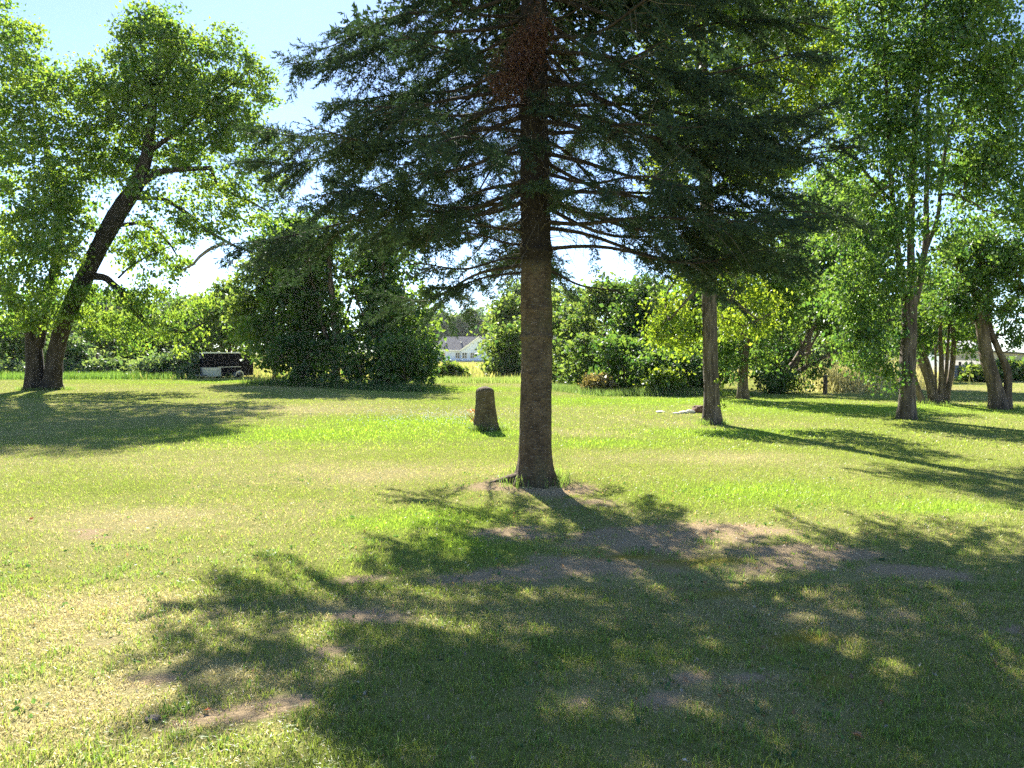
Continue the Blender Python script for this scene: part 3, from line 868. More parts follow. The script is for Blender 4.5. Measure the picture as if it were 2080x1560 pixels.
bg_tree('thicket_tree', 'tree with arching limbs at the right end of the thicket near the white house', 808, 540, 790, 120, 38, 'dark_leaf', GT, tint=.6, n=8)
bg_tree('thicket_shrub', 'low dark shrub at the foot of the thicket beside the tall stem', 620, 690, 782, 130, 35.5, 'dark_leaf', GT, tint=.3, n=5, trunk_r=.05, cat='shrub')
bg_tree('thicket_shrub', 'rounded shrub in front of the thicket, right of the tall stem', 735, 700, 790, 120, 34, 'dark_leaf', GT, tint=.45, n=5, trunk_r=.05, cat='shrub')
bg_tree('thicket_shrub', 'shrub at the right corner of the thicket by the dirt path', 825, 690, 793, 85, 33, 'dark_leaf', GT, tint=.5, n=5, trunk_r=.05, cat='shrub')

GL = 'trees beyond the left end of the lawn'
bg_tree('distant_tree', 'small tree at the far left edge behind the twin maple trunks', 20, 640, 768, 150, 56, 'mid_leaf', GL, tint=.5)
bg_tree('distant_tree', 'reddish green rounded shrub-like tree right of the twin maple trunks', 140, 700, 766, 70, 50, 'pale_leaf', GL, tint=.4, n=6)
bg_tree('distant_tree', 'leafy tree behind the maple above the grey roof', 215, 640, 764, 110, 62, 'mid_leaf', GL, tint=.65, open_base=.4)
bg_tree('distant_tree', 'dark tree standing between the grey roof and the trailer', 310, 635, 768, 130, 58, 'mid_leaf', GL, tint=.4)
bg_tree('distant_tree', 'bright tree just left of the trailer', 395, 640, 768, 100, 55, 'mid_leaf', GL, tint=.6)
bg_tree('distant_tree', 'yellow green tree rising behind the trailer roof', 462, 590, 768, 100, 52, 'mid_leaf', GL, tint=.7, open_base=.35)
bg_tree('distant_tree', 'hazy tree far away between the maple and the trailer', 360, 610, 745, 140, 110, 'hazed_leaf', GL, tint=.5)
bg_tree('distant_tree', 'hazy tree far away behind the twin maple trunks', 100, 615, 745, 160, 110, 'hazed_leaf', GL, tint=.5)
bg_tree('distant_tree', 'hazy distant tree above the grey roof', 240, 600, 745, 150, 115, 'hazed_leaf', GL, tint=.45)

GB = 'bramble bushes along the back of the lawn'
for k, (cx, top, w, lab) in enumerate([
        (150, 745, 60, 'low bramble bush right beside the twin maple trunks'), (215, 738, 80, 'bramble bush in front of the grey roof'), (285, 736, 80, 'pale bramble bush between the grey roof and the trailer'),
        (335, 730, 70, 'tall bramble bush a little left of the trailer'), (366, 722, 26, 'bramble bush close to the left side of the trailer'), (25, 740, 70, 'bramble bush left of the twin maple trunks')]):
    bg_tree('bramble_bush', lab, cx, top, 771, w, 48.5 + (k % 3) * .8, 'pale_leaf', GB, tint=.45, n=5, trunk_r=.03, cat='shrub', dep=.8)

GR = 'trees and shrubs behind the right half of the lawn'
bg_tree('hedgerow_tree', 'rounded green tree right of the white house', 1034, 610, 772, 88, 60, 'mid_leaf', GR, tint=.6)
bg_tree('hedgerow_tree', 'small leafy tree touching the left side of the spruce trunk', 1036, 670, 776, 72, 52, 'mid_leaf', GR, tint=.4)
bg_tree('hedgerow_tree', 'pale round tree just right of the spruce trunk', 1135, 605, 785, 100, 48, 'mid_leaf', GR, tint=.65)
bg_tree('hedgerow_tree', 'tall tree behind the pale round one right of the spruce', 1230, 560, 790, 150, 44, 'mid_leaf', GR, tint=.5)
bg_tree('hedgerow_tree', 'dark spreading tree of the right thicket left of the cottonwood', 1310, 570, 800, 150, 36, 'dark_leaf', GR, tint=.5)
bg_tree('hedgerow_tree', 'shaded tree directly behind the cottonwood trunk', 1420, 560, 803, 150, 33, 'dark_leaf', GR, tint=.55)
bg_tree('hedgerow_shrub', 'light green shrub low beside the spruce trunk at the lawn edge', 1150, 705, 790, 80, 40, 'mid_leaf', GR, tint=.6, n=5, trunk_r=.05, cat='shrub')
bg_tree('hedgerow_shrub', 'leafy shrub second from the spruce at the lawn edge', 1205, 690, 797, 90, 35, 'mid_leaf', GR, tint=.5, n=5, trunk_r=.05, cat='shrub')
bg_tree('hedgerow_shrub', 'dark shrub behind the small yellowed bush', 1265, 690, 801, 100, 31.5, 'dark_leaf', GR, tint=.45, n=5, trunk_r=.05, cat='shrub')
bg_tree('hedgerow_shrub', 'deep green shrub between the yellowed bush and the cottonwood', 1345, 710, 804, 110, 30, 'dark_leaf', GR, tint=.45, n=5, trunk_r=.05, cat='shrub')
bg_tree('yellowed_bush', 'small yellowed drying bush at the lawn edge in front of dark shrubs', 1217, 774, 801, 22, 29.8, 'yellow_leaf', None, tint=.5, n=4, trunk_r=.02, cat='shrub', lai=1.6)
bg_tree('young_sapling', 'bright young sapling left of the cottonwood at the lawn edge', 1350, 760, 806, 44, 28.6, 'cotton_leaf', None, tint=.7, n=4, trunk_r=.02, cat='shrub', lai=1.3)
bg_tree('distant_tree', 'tall hazy tree seen left of the spruce trunk against the sky', 1070, 575, 745, 100, 95, 'hazed_leaf', GR, tint=.4)
bg_tree('distant_tree', 'hazy tree seen right of the spruce trunk against the sky', 1160, 590, 748, 130, 90, 'hazed_leaf', GR, tint=.45)
bg_tree('distant_tree', 'hazy tree in the gap under the leaning stems', 1660, 640, 745, 170, 85, 'hazed_leaf', GR, tint=.5)
bg_tree('distant_tree', 'hazy tree behind the silver maple trunk', 1800, 620, 748, 170, 80, 'hazed_leaf', GR, tint=.45)
bg_tree('distant_tree', 'hazy tree behind the clump of slender stems', 1930, 640, 750, 120, 75, 'hazed_leaf', GR, tint=.5)
bg_tree('distant_tree', 'hazy tree low behind the shaded trunk', 1555, 650, 748, 150, 78, 'hazed_leaf', GR, tint=.45)
bg_tree('distant_tree', 'hazy tree low behind the tall pale grass', 1735, 655, 748, 130, 72, 'hazed_leaf', GR, tint=.45)
bg_tree('back_tree', 'dark tree filling the gap between cottonwood and silver maple', 1640, 480, 795, 170, 34, 'silver_leaf', GR, tint=.45, open_base=.42, lai=2.0)
bg_tree('back_tree', 'tree whose crown closes the view above the fence post', 1690, 380, 795, 200, 38, 'silver_leaf', GR, tint=.5, open_base=.5, lai=2.0)

bg_tree('garden_shrub', 'green garden shrub in front of the grey building at the right edge', 2062, 735, 774, 60, 43, 'mid_leaf', None, tint=.6, n=5, trunk_r=.04, cat='shrub')
bg_tree('garden_shrub', 'small shrub at the foot of the board fence', 1990, 752, 776, 26, 42, 'mid_leaf', None, tint=.6, n=4, trunk_r=.03, cat='shrub')

bg_tree('hedgerow_tree', 'dark tree behind the half-fallen tree', 1580, 560, 785, 115, 44, 'dark_leaf', GR, tint=.5)
bg_tree('hedgerow_tree', 'spreading tree behind the tall pale grass', 1735, 590, 785, 125, 46, 'mid_leaf', GR, tint=.4, open_base=.42)
bg_tree('hedgerow_tree', 'tree showing between the silver maple and the slender stems', 1868, 610, 778, 85, 48, 'dark_leaf', GR, tint=.5, open_base=.35)

GF = 'far woods behind the white house'
for cx, top, w, lab in [(880, 632, 110, 'far tree of the woods behind the left end of the house roof'), (925, 640, 90, 'far tree rising over the middle of the house roof'), (965, 628, 100, 'far tree rising over the right gable of the house'),
                        (835, 640, 110, 'far tree of the woods showing beside the thicket'), (1015, 640, 100, 'far tree of the woods behind the rounded green tree')]:
    bg_tree('woodland_tree', lab, cx, top, 735, w, 235, 'hazed_leaf', GF, tint=.5, trunk_r=.3, lai=2.0, leaf_px=3.4, n_per=24)
GS = 'saplings standing in the field before the house'
for cx, top, w, lab in [(911, 738, 20, 'slender sapling in the field below the house windows'), (932, 746, 15, 'short sapling in the field right of the slender one'), (886, 764, 9, 'bushy sapling in the field by the thicket')]:
    bg_tree('field_sapling', lab, cx, top, 777, w, 47, 'mid_leaf', GS, tint=.6, n=3, trunk_r=.02, lai=.9, cat='sapling', n_per=10)


# ------------------------------------------------------------------ tall grasses
def tall_grass(name, label, spots, n, h0, h1, w, cols):
    xs, ys = [], []
    for (px, py, rx, ry) in spots:
        p = Gp(px, py)
        k = max(10, int(n / len(spots)))
        xs.append(p[0] + rng.normal(0, rx * .5, k)); ys.append(p[1] + rng.normal(0, ry * .5, k))
    x = np.concatenate(xs); y = np.concatenate(ys)
    m = len(x)
    pos = np.stack([x, y, gz(x, y) - .02], 1)
    r = rng.random(m)[:, None]
    pick = rng.integers(0, len(cols), m)
    cc = np.array(cols)[pick] * (0.75 + 0.5 * r)
    L = rng.uniform(h0, h1, m) * (0.6 + 0.8 * fbm2(x * 1.2, y * 1.2, 2, 61))
    v, f, c = blades(pos, L, np.full(m, w), rng.uniform(0.05, 0.4, m), cc, 1)
    o = mesh_np(name, v, f, M['grass'], cols={"col": c})
    return tag(o, label, "grass", kind="stuff")


tall_grass('tall_grass', 'tall pale straw coloured grass beyond the fence post', [(1700 + k * 11, 795 - k * 1.0, 1.2, 1.2) for k in range(12)] + [(1720 + k * 20, 782, 1.5, 2.5) for k in range(6)], 9000, .7, 1.5, .022,
           [(.48, .41, .24), (.42, .38, .2), (.30, .31, .13), (.55, .47, .3)])
tall_grass('tall_grass', 'unmown weeds edging the back of the left lawn', [(20 + k * 24, 769.5, 1.2, 1.2) for k in range(15)], 9000, .2, .55, .03, [(.12, .22, .04), (.18, .28, .05), (.10, .17, .05)])
tall_grass('tall_grass', 'long grass along the foot of the thicket', [(520 + k * 18, 779 + k * .9, .8, .7) for k in range(19)], 7000, .15, .5, .02, [(.09, .16, .04), (.14, .22, .05), (.08, .13, .04)])
tall_grass('tall_grass', 'long pale grass at the edge of the field before the house', [(870 + k * 11, 776, 1.0, 1.5) for k in range(20)], 7000, .12, .38, .025, [(.20, .27, .08), (.28, .30, .12), (.16, .24, .06)])
tall_grass('tall_grass', 'long grass along the right thicket', [(1110 + k * 14, 788 + min(k, 9) * 1.7, .8, .6) for k in range(30)], 9000, .1, .35, .02, [(.12, .19, .05), (.18, .24, .08), (.09, .14, .05)])
fx = rng.uniform(-32, 40, 26000); fy = rng.uniform(45, 120, 26000)
cc = np.array([(.30, .29, .10), (.20, .25, .07), (.38, .33, .14)])[rng.integers(0, 3, 26000)] * rng.uniform(.7, 1.2, (26000, 1))
v, f, c = blades(np.stack([fx, fy, gz(fx, fy) - .02], 1), rng.uniform(.2, .55, 26000), np.full(26000, .07), rng.uniform(.1, .5, 26000), cc, 1)
tag(mesh_np('field_grass', v, f, M['grass'], cols={"col": c}), 'yellow green meadow grass of the field before the house', 'grass', kind='stuff')

# ------------------------------------------------------------------ the big spruce
SB = np.array([*Gp(1086, 978)[:2], 0.0]); SB[2] = float(gz(SB[0], SB[1]))
SD = SB[1]
spruce = thing('spruce_tree', 'large dark spruce with a bare brown trunk in the centre of the lawn', 'tree', SB)
S_H = 13.0


def spruce_r(h):
    return np.interp(h, [-.2, 0, .12, .3, .7, 1.5, 2.6, 3.2, 4.5, 6, 9, S_H], [.29, .245, .215, .198, .188, .183, .178, .172, .158, .142, .09, .012])


hs = np.concatenate([np.linspace(-.2, 3.6, 190), np.linspace(3.65, 6.6, 60), np.linspace(6.8, S_H, 16)])
na = 56
aa = np.linspace(0, 2 * math.pi, na, endpoint=False)
AA, HH = np.meshgrid(aa, hs)
R = spruce_r(HH)
fl = np.exp(-np.maximum(HH, 0) / .16)
R = R * (1 + fl * (0.20 * np.sin(AA * 5 + 1.0) + 0.22 * np.maximum(0, np.cos(AA - 3.5)) ** 4 + 0.10 * np.sin(AA * 3)))
R = R + 0.010 * (fbm2(np.cos(AA) * 1.5 + 5, np.sin(AA) * 1.5 + HH * 2.2, 3, 71) - .5) * 2
R = R + 0.0025 * (fbm2(np.cos(AA) * 6 + 9, np.sin(AA) * 6 + HH * 30, 3, 72) - .5) * 2                    # fine horizontal wrinkles
for hk, am, wd in [(1.72, .016, .035), (2.05, .008, .05), (2.72, .026, .07), (3.05, .012, .06), (1.28, .006, .03), (3.5, .014, .05), (4.0, .014, .05), (4.6, .014, .05), (5.2, .014, .05)]:
    R = R + am * np.exp(-((HH - hk) / wd) ** 2) * (0.45 + 0.9 * noise2(np.cos(AA) * 3 + hk * 9, np.sin(AA) * 3, 73))
for ak, hk, am in [(4.55, 2.02, .03), (4.0, 1.72, .035), (5.6, 1.70, .04), (5.1, 1.0, .012), (3.5, 1.72, .03), (4.9, 2.7, .03), (4.3, 1.3, .012), (5.3, 2.05, .02)]:
    da = np.angle(np.exp(1j * (AA - ak)))
    R = R + am * np.exp(-(da * .18 / .035) ** 2 - ((HH - hk) / .035) ** 2)
cxs = 0.02 * np.sin(HH * 0.9); cys = 0.015 * np.cos(HH * 1.1)
V3 = np.stack([cxs + R * np.cos(AA), cys + R * np.sin(AA), HH], -1).reshape(-1, 3)
i, j = np.meshgrid(np.arange(len(hs) - 1), np.arange(na), indexing='ij'); i = i.ravel(); j = j.ravel(); j2 = (j + 1) % na
mesh_np('trunk', V3, np.stack([i * na + j, i * na + j2, (i + 1) * na + j2, (i + 1) * na + j], 1), M['spruce_bark'], spruce, shade=True)
for a0, ln in [(3.35, .55), (5.75, .22), (0.5, .3), (1.8, .3)]:            # surface roots
    t = np.linspace(0, 1, 9)
    rr = 0.16 + ln * t
    ax = a0 + 0.35 * np.sin(t * 3 + a0)
    px_, py_ = rr * np.cos(ax), rr * np.sin(ax)
    pz_ = gz(SB[0] + px_, SB[1] + py_) - SB[2] + 0.05 * (1 - t) ** 1.2 - 0.02 - .03 * t
    Vr = MB(); Vr.tube(np.stack([px_, py_, pz_], 1), np.interp(t, [0, .4, 1], [.085, .045, .012]), 8, .25, int(a0 * 10))
    Vr.build('root', M['spruce_bark'], spruce, shade=True)


def needles(P, D, L, per, nl, nw, tint):
    """needle blades along shoots: P base, D unit direction, L length"""
    n = len(P)
    idx = np.repeat(np.arange(n), per)
    t = np.tile((np.arange(per) + 0.5) / per, n) + rng.uniform(-.05, .05, n * per)
    d = D[idx]
    ref = norm(rng.normal(0, 1, (n * per, 3)))
    rad = norm(ref - d * np.sum(ref * d, 1, keepdims=True))
    dirn = norm(rad * 0.72 + d * 0.68)
    b = P[idx] + d * (L[idx] * t)[:, None]
    sd = norm(np.cross(dirn, rng.normal(0, 1, (n * per, 3))))
    ll = (nl * rng.uniform(.75, 1.25, n * per))[:, None]
    v = np.stack([b - sd * nw / 2, b + sd * nw / 2, b + dirn * ll], 1)
    tt = np.clip(tint[idx] + rng.normal(0, .12, n * per), 0, 1)
    return v.reshape(-1, 3), np.arange(n * per * 3).reshape(-1, 3), np.repeat(tt, 3)


def spruce_branch(h, az, L, m0, cu, t0, seen=True, dens=1.0, r0=.03, bend=0.0):
    """one bough: limb tube with bare twigs inside and needled sprays outside"""
    n = 14
    t = np.linspace(0, 1, n)
    a = az + bend * t + 0.05 * np.sin(t * 5 + h * 7)
    ds = L / (n - 1)
    hx = np.concatenate([[0], np.cumsum(np.cos(a[1:]) * ds)]); hy = np.concatenate([[0], np.cumsum(np.sin(a[1:]) * ds)])
    z = h + L * (m0 * .85 * t + cu * .5 * t * t) + .02 * L * np.sin(t * 9 + az * 5) + 0.03 * L * np.sin(t * 6 + h * 3) * t
    P = np.stack([hx, hy, z], 1)
    rad = np.interp(t, [0, .1, 1], [r0 * 1.25, r0, .005])
    V = MB(); V.tube(P, rad, 7 if seen else 4, .1 if seen else 0, int(h * 10))
    SP, SDir, SL = [], [], []
    tw = MB()
    T = norm(np.gradient(P, axis=0))
    step = (.105 if seen else .17) / dens
    s = t0 * L
    while s < L:
        tt = s / L
        p = np.array([np.interp(tt, t, P[:, k]) for k in range(3)]); T_ = norm(np.array([np.interp(tt, t, T[:, k]) for k in range(3)]))
        side = norm(np.cross(T_, [0, 0, 1.0]))
        prof = min(1.0, (tt - t0) / .16 + .25) * (1 - tt) ** .65 + 0.16
        for sg in (-1, 1):
            if rng.random() < .10 + .75 * smooth(.5, .62, float(noise2(np.array(s * 1.7 + h * 31), np.array(az * 9.0 + sg * 5)))): continue
            l = (0.34 * L * prof) * rng.uniform(.6, 1.15)
            ang = rng.uniform(.75, 1.1)
            dz = rng.normal(-.22, .30)
            D = norm(T_ * math.cos(ang) + side * sg * math.sin(ang) + np.array([0, 0, dz]))
            k = max(3, int(l / (.036 if seen else .10)))
            u = np.linspace(0.06, 1, k)
            q = p + D * (u * l)[:, None]
            q[:, 2] -= 0.30 * l * u * u * (1 - .45 * u)
            q += T_ * (0.10 * l * u * u)[:, None]
            if seen:
                tw.tube(q[[0, k // 2, k - 1]], [.006, .004, .002], 3)
            s2 = norm(np.cross(D, [0, 0, 1.0]))
            for sg2 in (-1, 1):
                m = len(q)
                a2 = rng.uniform(.55, .95, m)[:, None]
                d2 = norm(D * np.cos(a2) + s2 * sg2 * np.sin(a2) + np.array([0, 0, 1]) * rng.normal(-.12, .48, (m, 1)))
                SP.append(q); SDir.append(d2); SL.append(rng.uniform(.08, .17, m) * (1.15 - .4 * u) * (1 if seen else 1.6))
            SP.append(q[-1:]); SDir.append(D[None]); SL.append(np.array([rng.uniform(.07, .14)]))
            if rng.random() < .65:                      # hanging shoots under the spray
                m = len(q[::2])
                SP.append(q[::2]); SDir.append(norm(np.array([0, 0, -1.0]) + rng.normal(0, .35, (m, 3)) + D * .4)); SL.append(rng.uniform(.06, .15, m))
        s += step * rng.uniform(.7, 1.3)
    SP.append(P[-2:]); SDir.append(T[-2:]); SL.append(np.array([.12, .14]))
    nt = int(20 * (L / 3) * (1 if seen else 0))
    for _ in range(nt):                                  # bare fine twigs of the shaded inner part
        tt = rng.uniform(.06, t0 + .35)
        p = np.array([np.interp(tt, t, P[:, k]) for k in range(3)])
        dr = norm(rng.normal(0, .6, 3) + np.array([math.cos(az), math.sin(az), -.55]))
        l = rng.uniform(.2, .65)
        g = norm(rng.normal(0, 1, 3)) * .13 * l
        tw.tube(np.array([p, p + dr * l * .35 + g, p + dr * l * .7 + g * .6 + [0, 0, -.05 * l], p + dr * l + [0, 0, -.12 * l]]), [.0042, .0035, .0025, .0016], 3)
    ob = V.build('branch', M['limb_bark'], spruce, shade=True)
    tg = tw.build('twigs', M['spruce_twig'], ob)
    if tg: tag(tg, kind='stuff')
    SPa = np.concatenate(SP); Da = np.concatenate(SDir); La = np.concatenate(SL)
    tint = np.clip(rng.normal(.45, .15) + rng.normal(0, .15, len(SPa)), 0, 1)
    v, f, tn = needles(SPa, Da, La, 11 if seen else 5, .042 if seen else .075, .0135 if seen else .062, tint)
    o = mesh_np('needles', v, f, M['needle'], ob, floats={"tint": tn})
    tag(o, kind='stuff')


def hz(py): return CAM_H + (HORIZON - py) / F_PX * SD - SB[2]


R_ = math.radians
PROFILE = [  # height px on the trunk, azimuth, length, slope, curl, bare fraction
    (35, 186, 2.9, -.42, .22, .42), (-10, 172, 2.7, -.30, .15, .35), (125, 168, 2.6, -.40, .22, .40), (165, 190, 3.1, -.42, .25, .48), (235, 178, 3.35, -.34, .25, .45),
    (265, 205, 2.9, -.30, .2, .35), (300, 163, 2.9, -.25, .2, .40), (400, 184, 3.6, -.28, .15, .50), (395, 152, 2.6, -.22, .15, .40), (420, 215, 2.9, -.2, .12, .45),
    (466, 180, 1.5, .0, -.02, .93), (505, 172, 1.1, .35, -.2, .8), (545, 184, 1.3, -.25, .0, .55), (530, 210, 1.5, -.12, -.1, .5),
    (10, 5, 3.2, -.30, .25, .25), (-20, -14, 3.3, -.22, .2, .25), (60, 16, 3.0, -.40, .28, .28), (110, -8, 3.3, -.34, .22, .28), (170, 10, 3.4, -.36, .25, .32), (205, -25, 3.2, -.32, .22, .3),
    (235, 2, 3.7, -.34, .24, .35), (265, -12, 3.6, -.30, .2, .36), (320, 6, 3.8, -.26, .18, .35), (330, 25, 3.4, -.28, .2, .35), (385, -8, 3.6, -.24, .14, .32), (415, 14, 3.5, -.22, .12, .32),
    (440, -28, 3.2, -.18, .1, .35), (470, 4, 3.4, -.2, .10, .36), (500, -12, 2.8, -.16, .06, .4), (545, 5, 1.1, -.35, .0, .6),
]
for (py, az, L, m0, cu, t0) in PROFILE:
    spruce_branch(hz(py), R_(az), L * rng.uniform(.93, 1.06), m0 + rng.normal(0, .04), cu, t0, True, 1.22 if az > 90 else .98, .024 if L > 2 else .017, rng.uniform(-.35, .35))
for k in range(10):                                      # boughs towards and away from the viewer
    py = -20 + 450 * (k + rng.random()) / 10
    az = 222 + rng.uniform(0, 30) if k % 2 else 290 + rng.uniform(0, 40)
    spruce_branch(hz(py), R_(az), rng.uniform(2.2, 3.1), rng.uniform(-.36, -.2), rng.uniform(.12, .25), rng.uniform(.38, .52), True, .8, .024, rng.uniform(-.3, .3))
for k in range(12):                                      # boughs on the far side, low to high: they shade the foreground
    py = 520 - 620 * (k + rng.random()) / 12
    az = 20 + rng.uniform(0, 65) if k % 3 else 120 + rng.uniform(0, 40)
    spruce_branch(hz(py), R_(az), rng.uniform(2.9, 3.7), rng.uniform(-.26, -.12), rng.uniform(.05, .2), rng.uniform(.15, .35), py > -40, .6, .024, rng.uniform(-.3, .3))
for k in range(13):                                      # boughs straight behind the trunk
    py = 500 - 560 * (k + rng.random()) / 13
    spruce_branch(hz(py), R_(84 + rng.uniform(0, 42)), rng.uniform(2.6, 3.5), rng.uniform(-.22, -.1), .1, .2, py > -40, .55, .022, rng.uniform(-.2, .2))
for k, (py, az, L) in enumerate([(20, 262, 1.5), (60, 300, 1.3), (230, 282, 1.2), (300, 250, 1.4), (400, 296, 1.3), (385, 268, 0.9), (150, 320, 1.8)]):      # short sprays in front of the trunk
    spruce_branch(hz(py), R_(az), L, -.2, .05, .22, True, .8, .014, .2)
for k in range(18):                                      # unseen far-side boughs above the picture, added to shade the foreground
    spruce_branch(6.2 + 3.4 * k / 18, R_(45 + (k * 37) % 105), rng.uniform(2.6, 3.6), -.2, .1, .05, False, 1.1, .024)
for k in range(54):                                      # upper crown above the picture
    h = 6.35 + 6.3 * k / 54
    L = 3.1 * (1 - (h - 6.3) / 7.2) + .25
    spruce_branch(h, k * 2.39996 + rng.uniform(-.2, .2), L * rng.uniform(.85, 1.1), -.25, .2, .06, False, .9, .025)
tws = MB()                                               # fine dead twigs bristling from the trunk
for k in range(150):
    h = rng.uniform(2.62, 5.2); a = rng.uniform(0, 2 * math.pi) if k % 3 else rng.uniform(3.3, 6.1)
    r0 = float(spruce_r(h)) - .01
    p0 = np.array([r0 * math.cos(a), r0 * math.sin(a), h])
    dr = norm(np.array([math.cos(a), math.sin(a), rng.normal(-.25, .35)]) + rng.normal(0, .25, 3))
    l = rng.uniform(.15, .7); g = norm(rng.normal(0, 1, 3)) * .12 * l
    tws.tube(np.array([p0, p0 + dr * l * .35 + g, p0 + dr * l * .7 + g * .5 - [0, 0, .06 * l], p0 + dr * l - [0, 0, .15 * l]]), [.006, .0045, .003, .0018], 3)
tag(tws.build('dead_twigs', M['spruce_twig'], spruce), kind='stuff')
# dead rust-brown bough against the trunk
nb = 1500
u = rng.random(nb)
cx0 = np.interp(u, [0, .5, 1], [.06, -.18, -.36]); cz0 = np.interp(u, [0, .5, 1], [hz(95), hz(150), hz(215)])
SPd = np.stack([cx0 + rng.normal(0, .09, nb), -.42 + rng.normal(0, .10, nb), cz0 + rng.normal(0, .10, nb)], 1)
Dd = norm(np.array([0, 0, -.9]) + rng.normal(0, .55, (nb, 3)))
v, f, tn = needles(SPd, Dd, rng.uniform(.08, .16, nb), 13, .028, .008, rng.uniform(.2, .8, nb))
V = MB(); V.tube(np.array([[0.05, -.12, hz(80)], [-.03, -.38, hz(110)], [-.2, -.45, hz(160)], [-.28, -.46, hz(225)]]), [.02, .016, .01, .004], 6)
db = V.build('dead_branch', M['dead_wood'], spruce)
db["label"] = "dead bough with rust brown needles hanging against the trunk"
tag(mesh_np('dead_needles', v, f, M['dead_needle'], db, floats={"tint": tn}), kind='stuff')

# ------------------------------------------------------------------ stump
p = Gp(987, 874)
st = thing('tree_stump', 'tall weathered brown tree stump with a rounded top on the lawn left of the spruce', 'stump', p)
hs = np.concatenate([np.linspace(-.08, .80, 50), [.84, .87, .892, .904]])
na = 40
aa = np.linspace(0, 2 * math.pi, na, endpoint=False); AA, HH = np.meshgrid(aa, hs)
R = np.interp(HH, [-.08, 0, .1, .3, .5, .8, .84, .87, .892, .904], [.31, .285, .255, .225, .198, .182, .165, .125, .07, .012])
R = R * (1 + .10 * np.exp(-np.maximum(HH, 0) / .15) * np.sin(AA * 5 + .5)) + .012 * (fbm2(AA * 2, HH * 7, 3, 81) - .5) + .006 * (fbm2(AA * 3, HH * 60, 2, 82) - .5)
R = R + .016 * (fbm2(np.cos(AA) * 5 + 3, np.sin(AA) * 5 + HH * .8, 3, 83) - .5) * 2
da = np.angle(np.exp(1j * (AA - 4.95 - .25 * HH)))
R = R - .03 * np.exp(-(da / .08) ** 2) * smooth(.02, .12, HH) * (1 - smooth(.42, .6, HH))
R = R - .012 * np.exp(-((HH - .17 - .02 * np.sin(AA * 3)) / .02) ** 2)
tilt = .03 * HH
V3 = np.stack([tilt * -.6 + R * np.cos(AA), R * np.sin(AA), HH], -1).reshape(-1, 3)
i, j = np.meshgrid(np.arange(len(hs) - 1), np.arange(na), indexing='ij'); i = i.ravel(); j = j.ravel(); j2 = (j + 1) % na
mesh_np('stump_body', V3, np.stack([i * na + j, i * na + j2, (i + 1) * na + j2, (i + 1) * na + j], 1), M['spruce_bark'], st, shade=True)
# loose bark ledge at its foot
V = MB()
for k in range(9):
    a = 4.0 + k * .17
    V.box((.262 * math.cos(a), .262 * math.sin(a), .085 + .02 * math.sin(k * 2.1)), (.05, .025, .03 + .02 * (k % 3)), a + math.pi / 2)
V.build('bark_flake', M['stump_bark'], st)

# reddish weed beside the stump
p = Gp(966, 866)
wd = thing('red_weed', 'thin reddish dried weed sprig beside the stump', 'weed', p)
V = MB()
for k in range(7):
    a = rng.uniform(0, 6.28); l = rng.uniform(.2, .5)
    e = np.array([math.cos(a) * .16, math.sin(a) * .12, l])
    V.tube(np.array([[0, 0, 0], e * [.4, .4, .55], e]), [.006, .005, .003], 4)
V.build('stem', plain('red_stem', (.30, .09, .05), .8), wd)
A = np.array([[rng.normal(0, .1), rng.normal(0, .08), rng.uniform(.12, .5)] for _ in range(14)])
v, f, t = leaves(A, np.array([0, 0, .1]), 5, .03, .05, .5)
tag(mesh_np('leaf_tuft', v, f, leaf_mat('red_weed_leaf', (.35, .10, .04), (.45, .22, .08), (.4, .12, .04), (.5, .25, .08), .4), wd, floats={"tint": t}), kind='stuff')

# ------------------------------------------------------------------ enclosed trailer
p = Gp(424, 768)
sc_ = p[1] / F_PX
tr = thing('cargo_trailer', 'small enclosed cargo trailer, black above and cream below, parked by the thicket', 'trailer', p, rz=R_(-27))
M['tr_black'] = plain('trailer_black_panel', (.006, .006, .008), .7, .1, 3, 0, .08)
M['tr_cream'] = plain('trailer_cream_panel', (.55, .54, .48), .5, .08, 3)
M['tr_roof'] = plain('trailer_roof_white', (.75, .77, .78), .4, .05, 3)
M['tr_trim'] = plain('trailer_trim', (.60, .62, .63), .35, .05, 5, .6)
M['rubber'] = plain('tyre_rubber', (.02, .02, .02), .9)
M['steel'] = plain('galvanised_steel', (.35, .36, .38), .45, .1, 8, .7)


def prism(mb, poly, z0, z1):
    n = len(poly)
    lo = [(x, y, z0) for x, y in poly]; hi = [(x, y, z1) for x, y in poly]
    fs = [[k, (k + 1) % n, n + (k + 1) % n, n + k] for k in range(n)]
    mb.add(lo + hi, fs)
    for z, off, fl in ((z0, 0, True), (z1, n, False)):
        for k in range(1, n - 1, 2):
            q = [off, off + k, off + k + 1, off + min(k + 2, n - 1)]
            if q[2] == q[3]:
                q = [off, off + k, off + k + 1, off]
                q = [off, off + k, off + k + 1, off + k + 1]
            mb.f.append(np.array([q[::-1] if fl else q]) + mb.n - 2 * n)


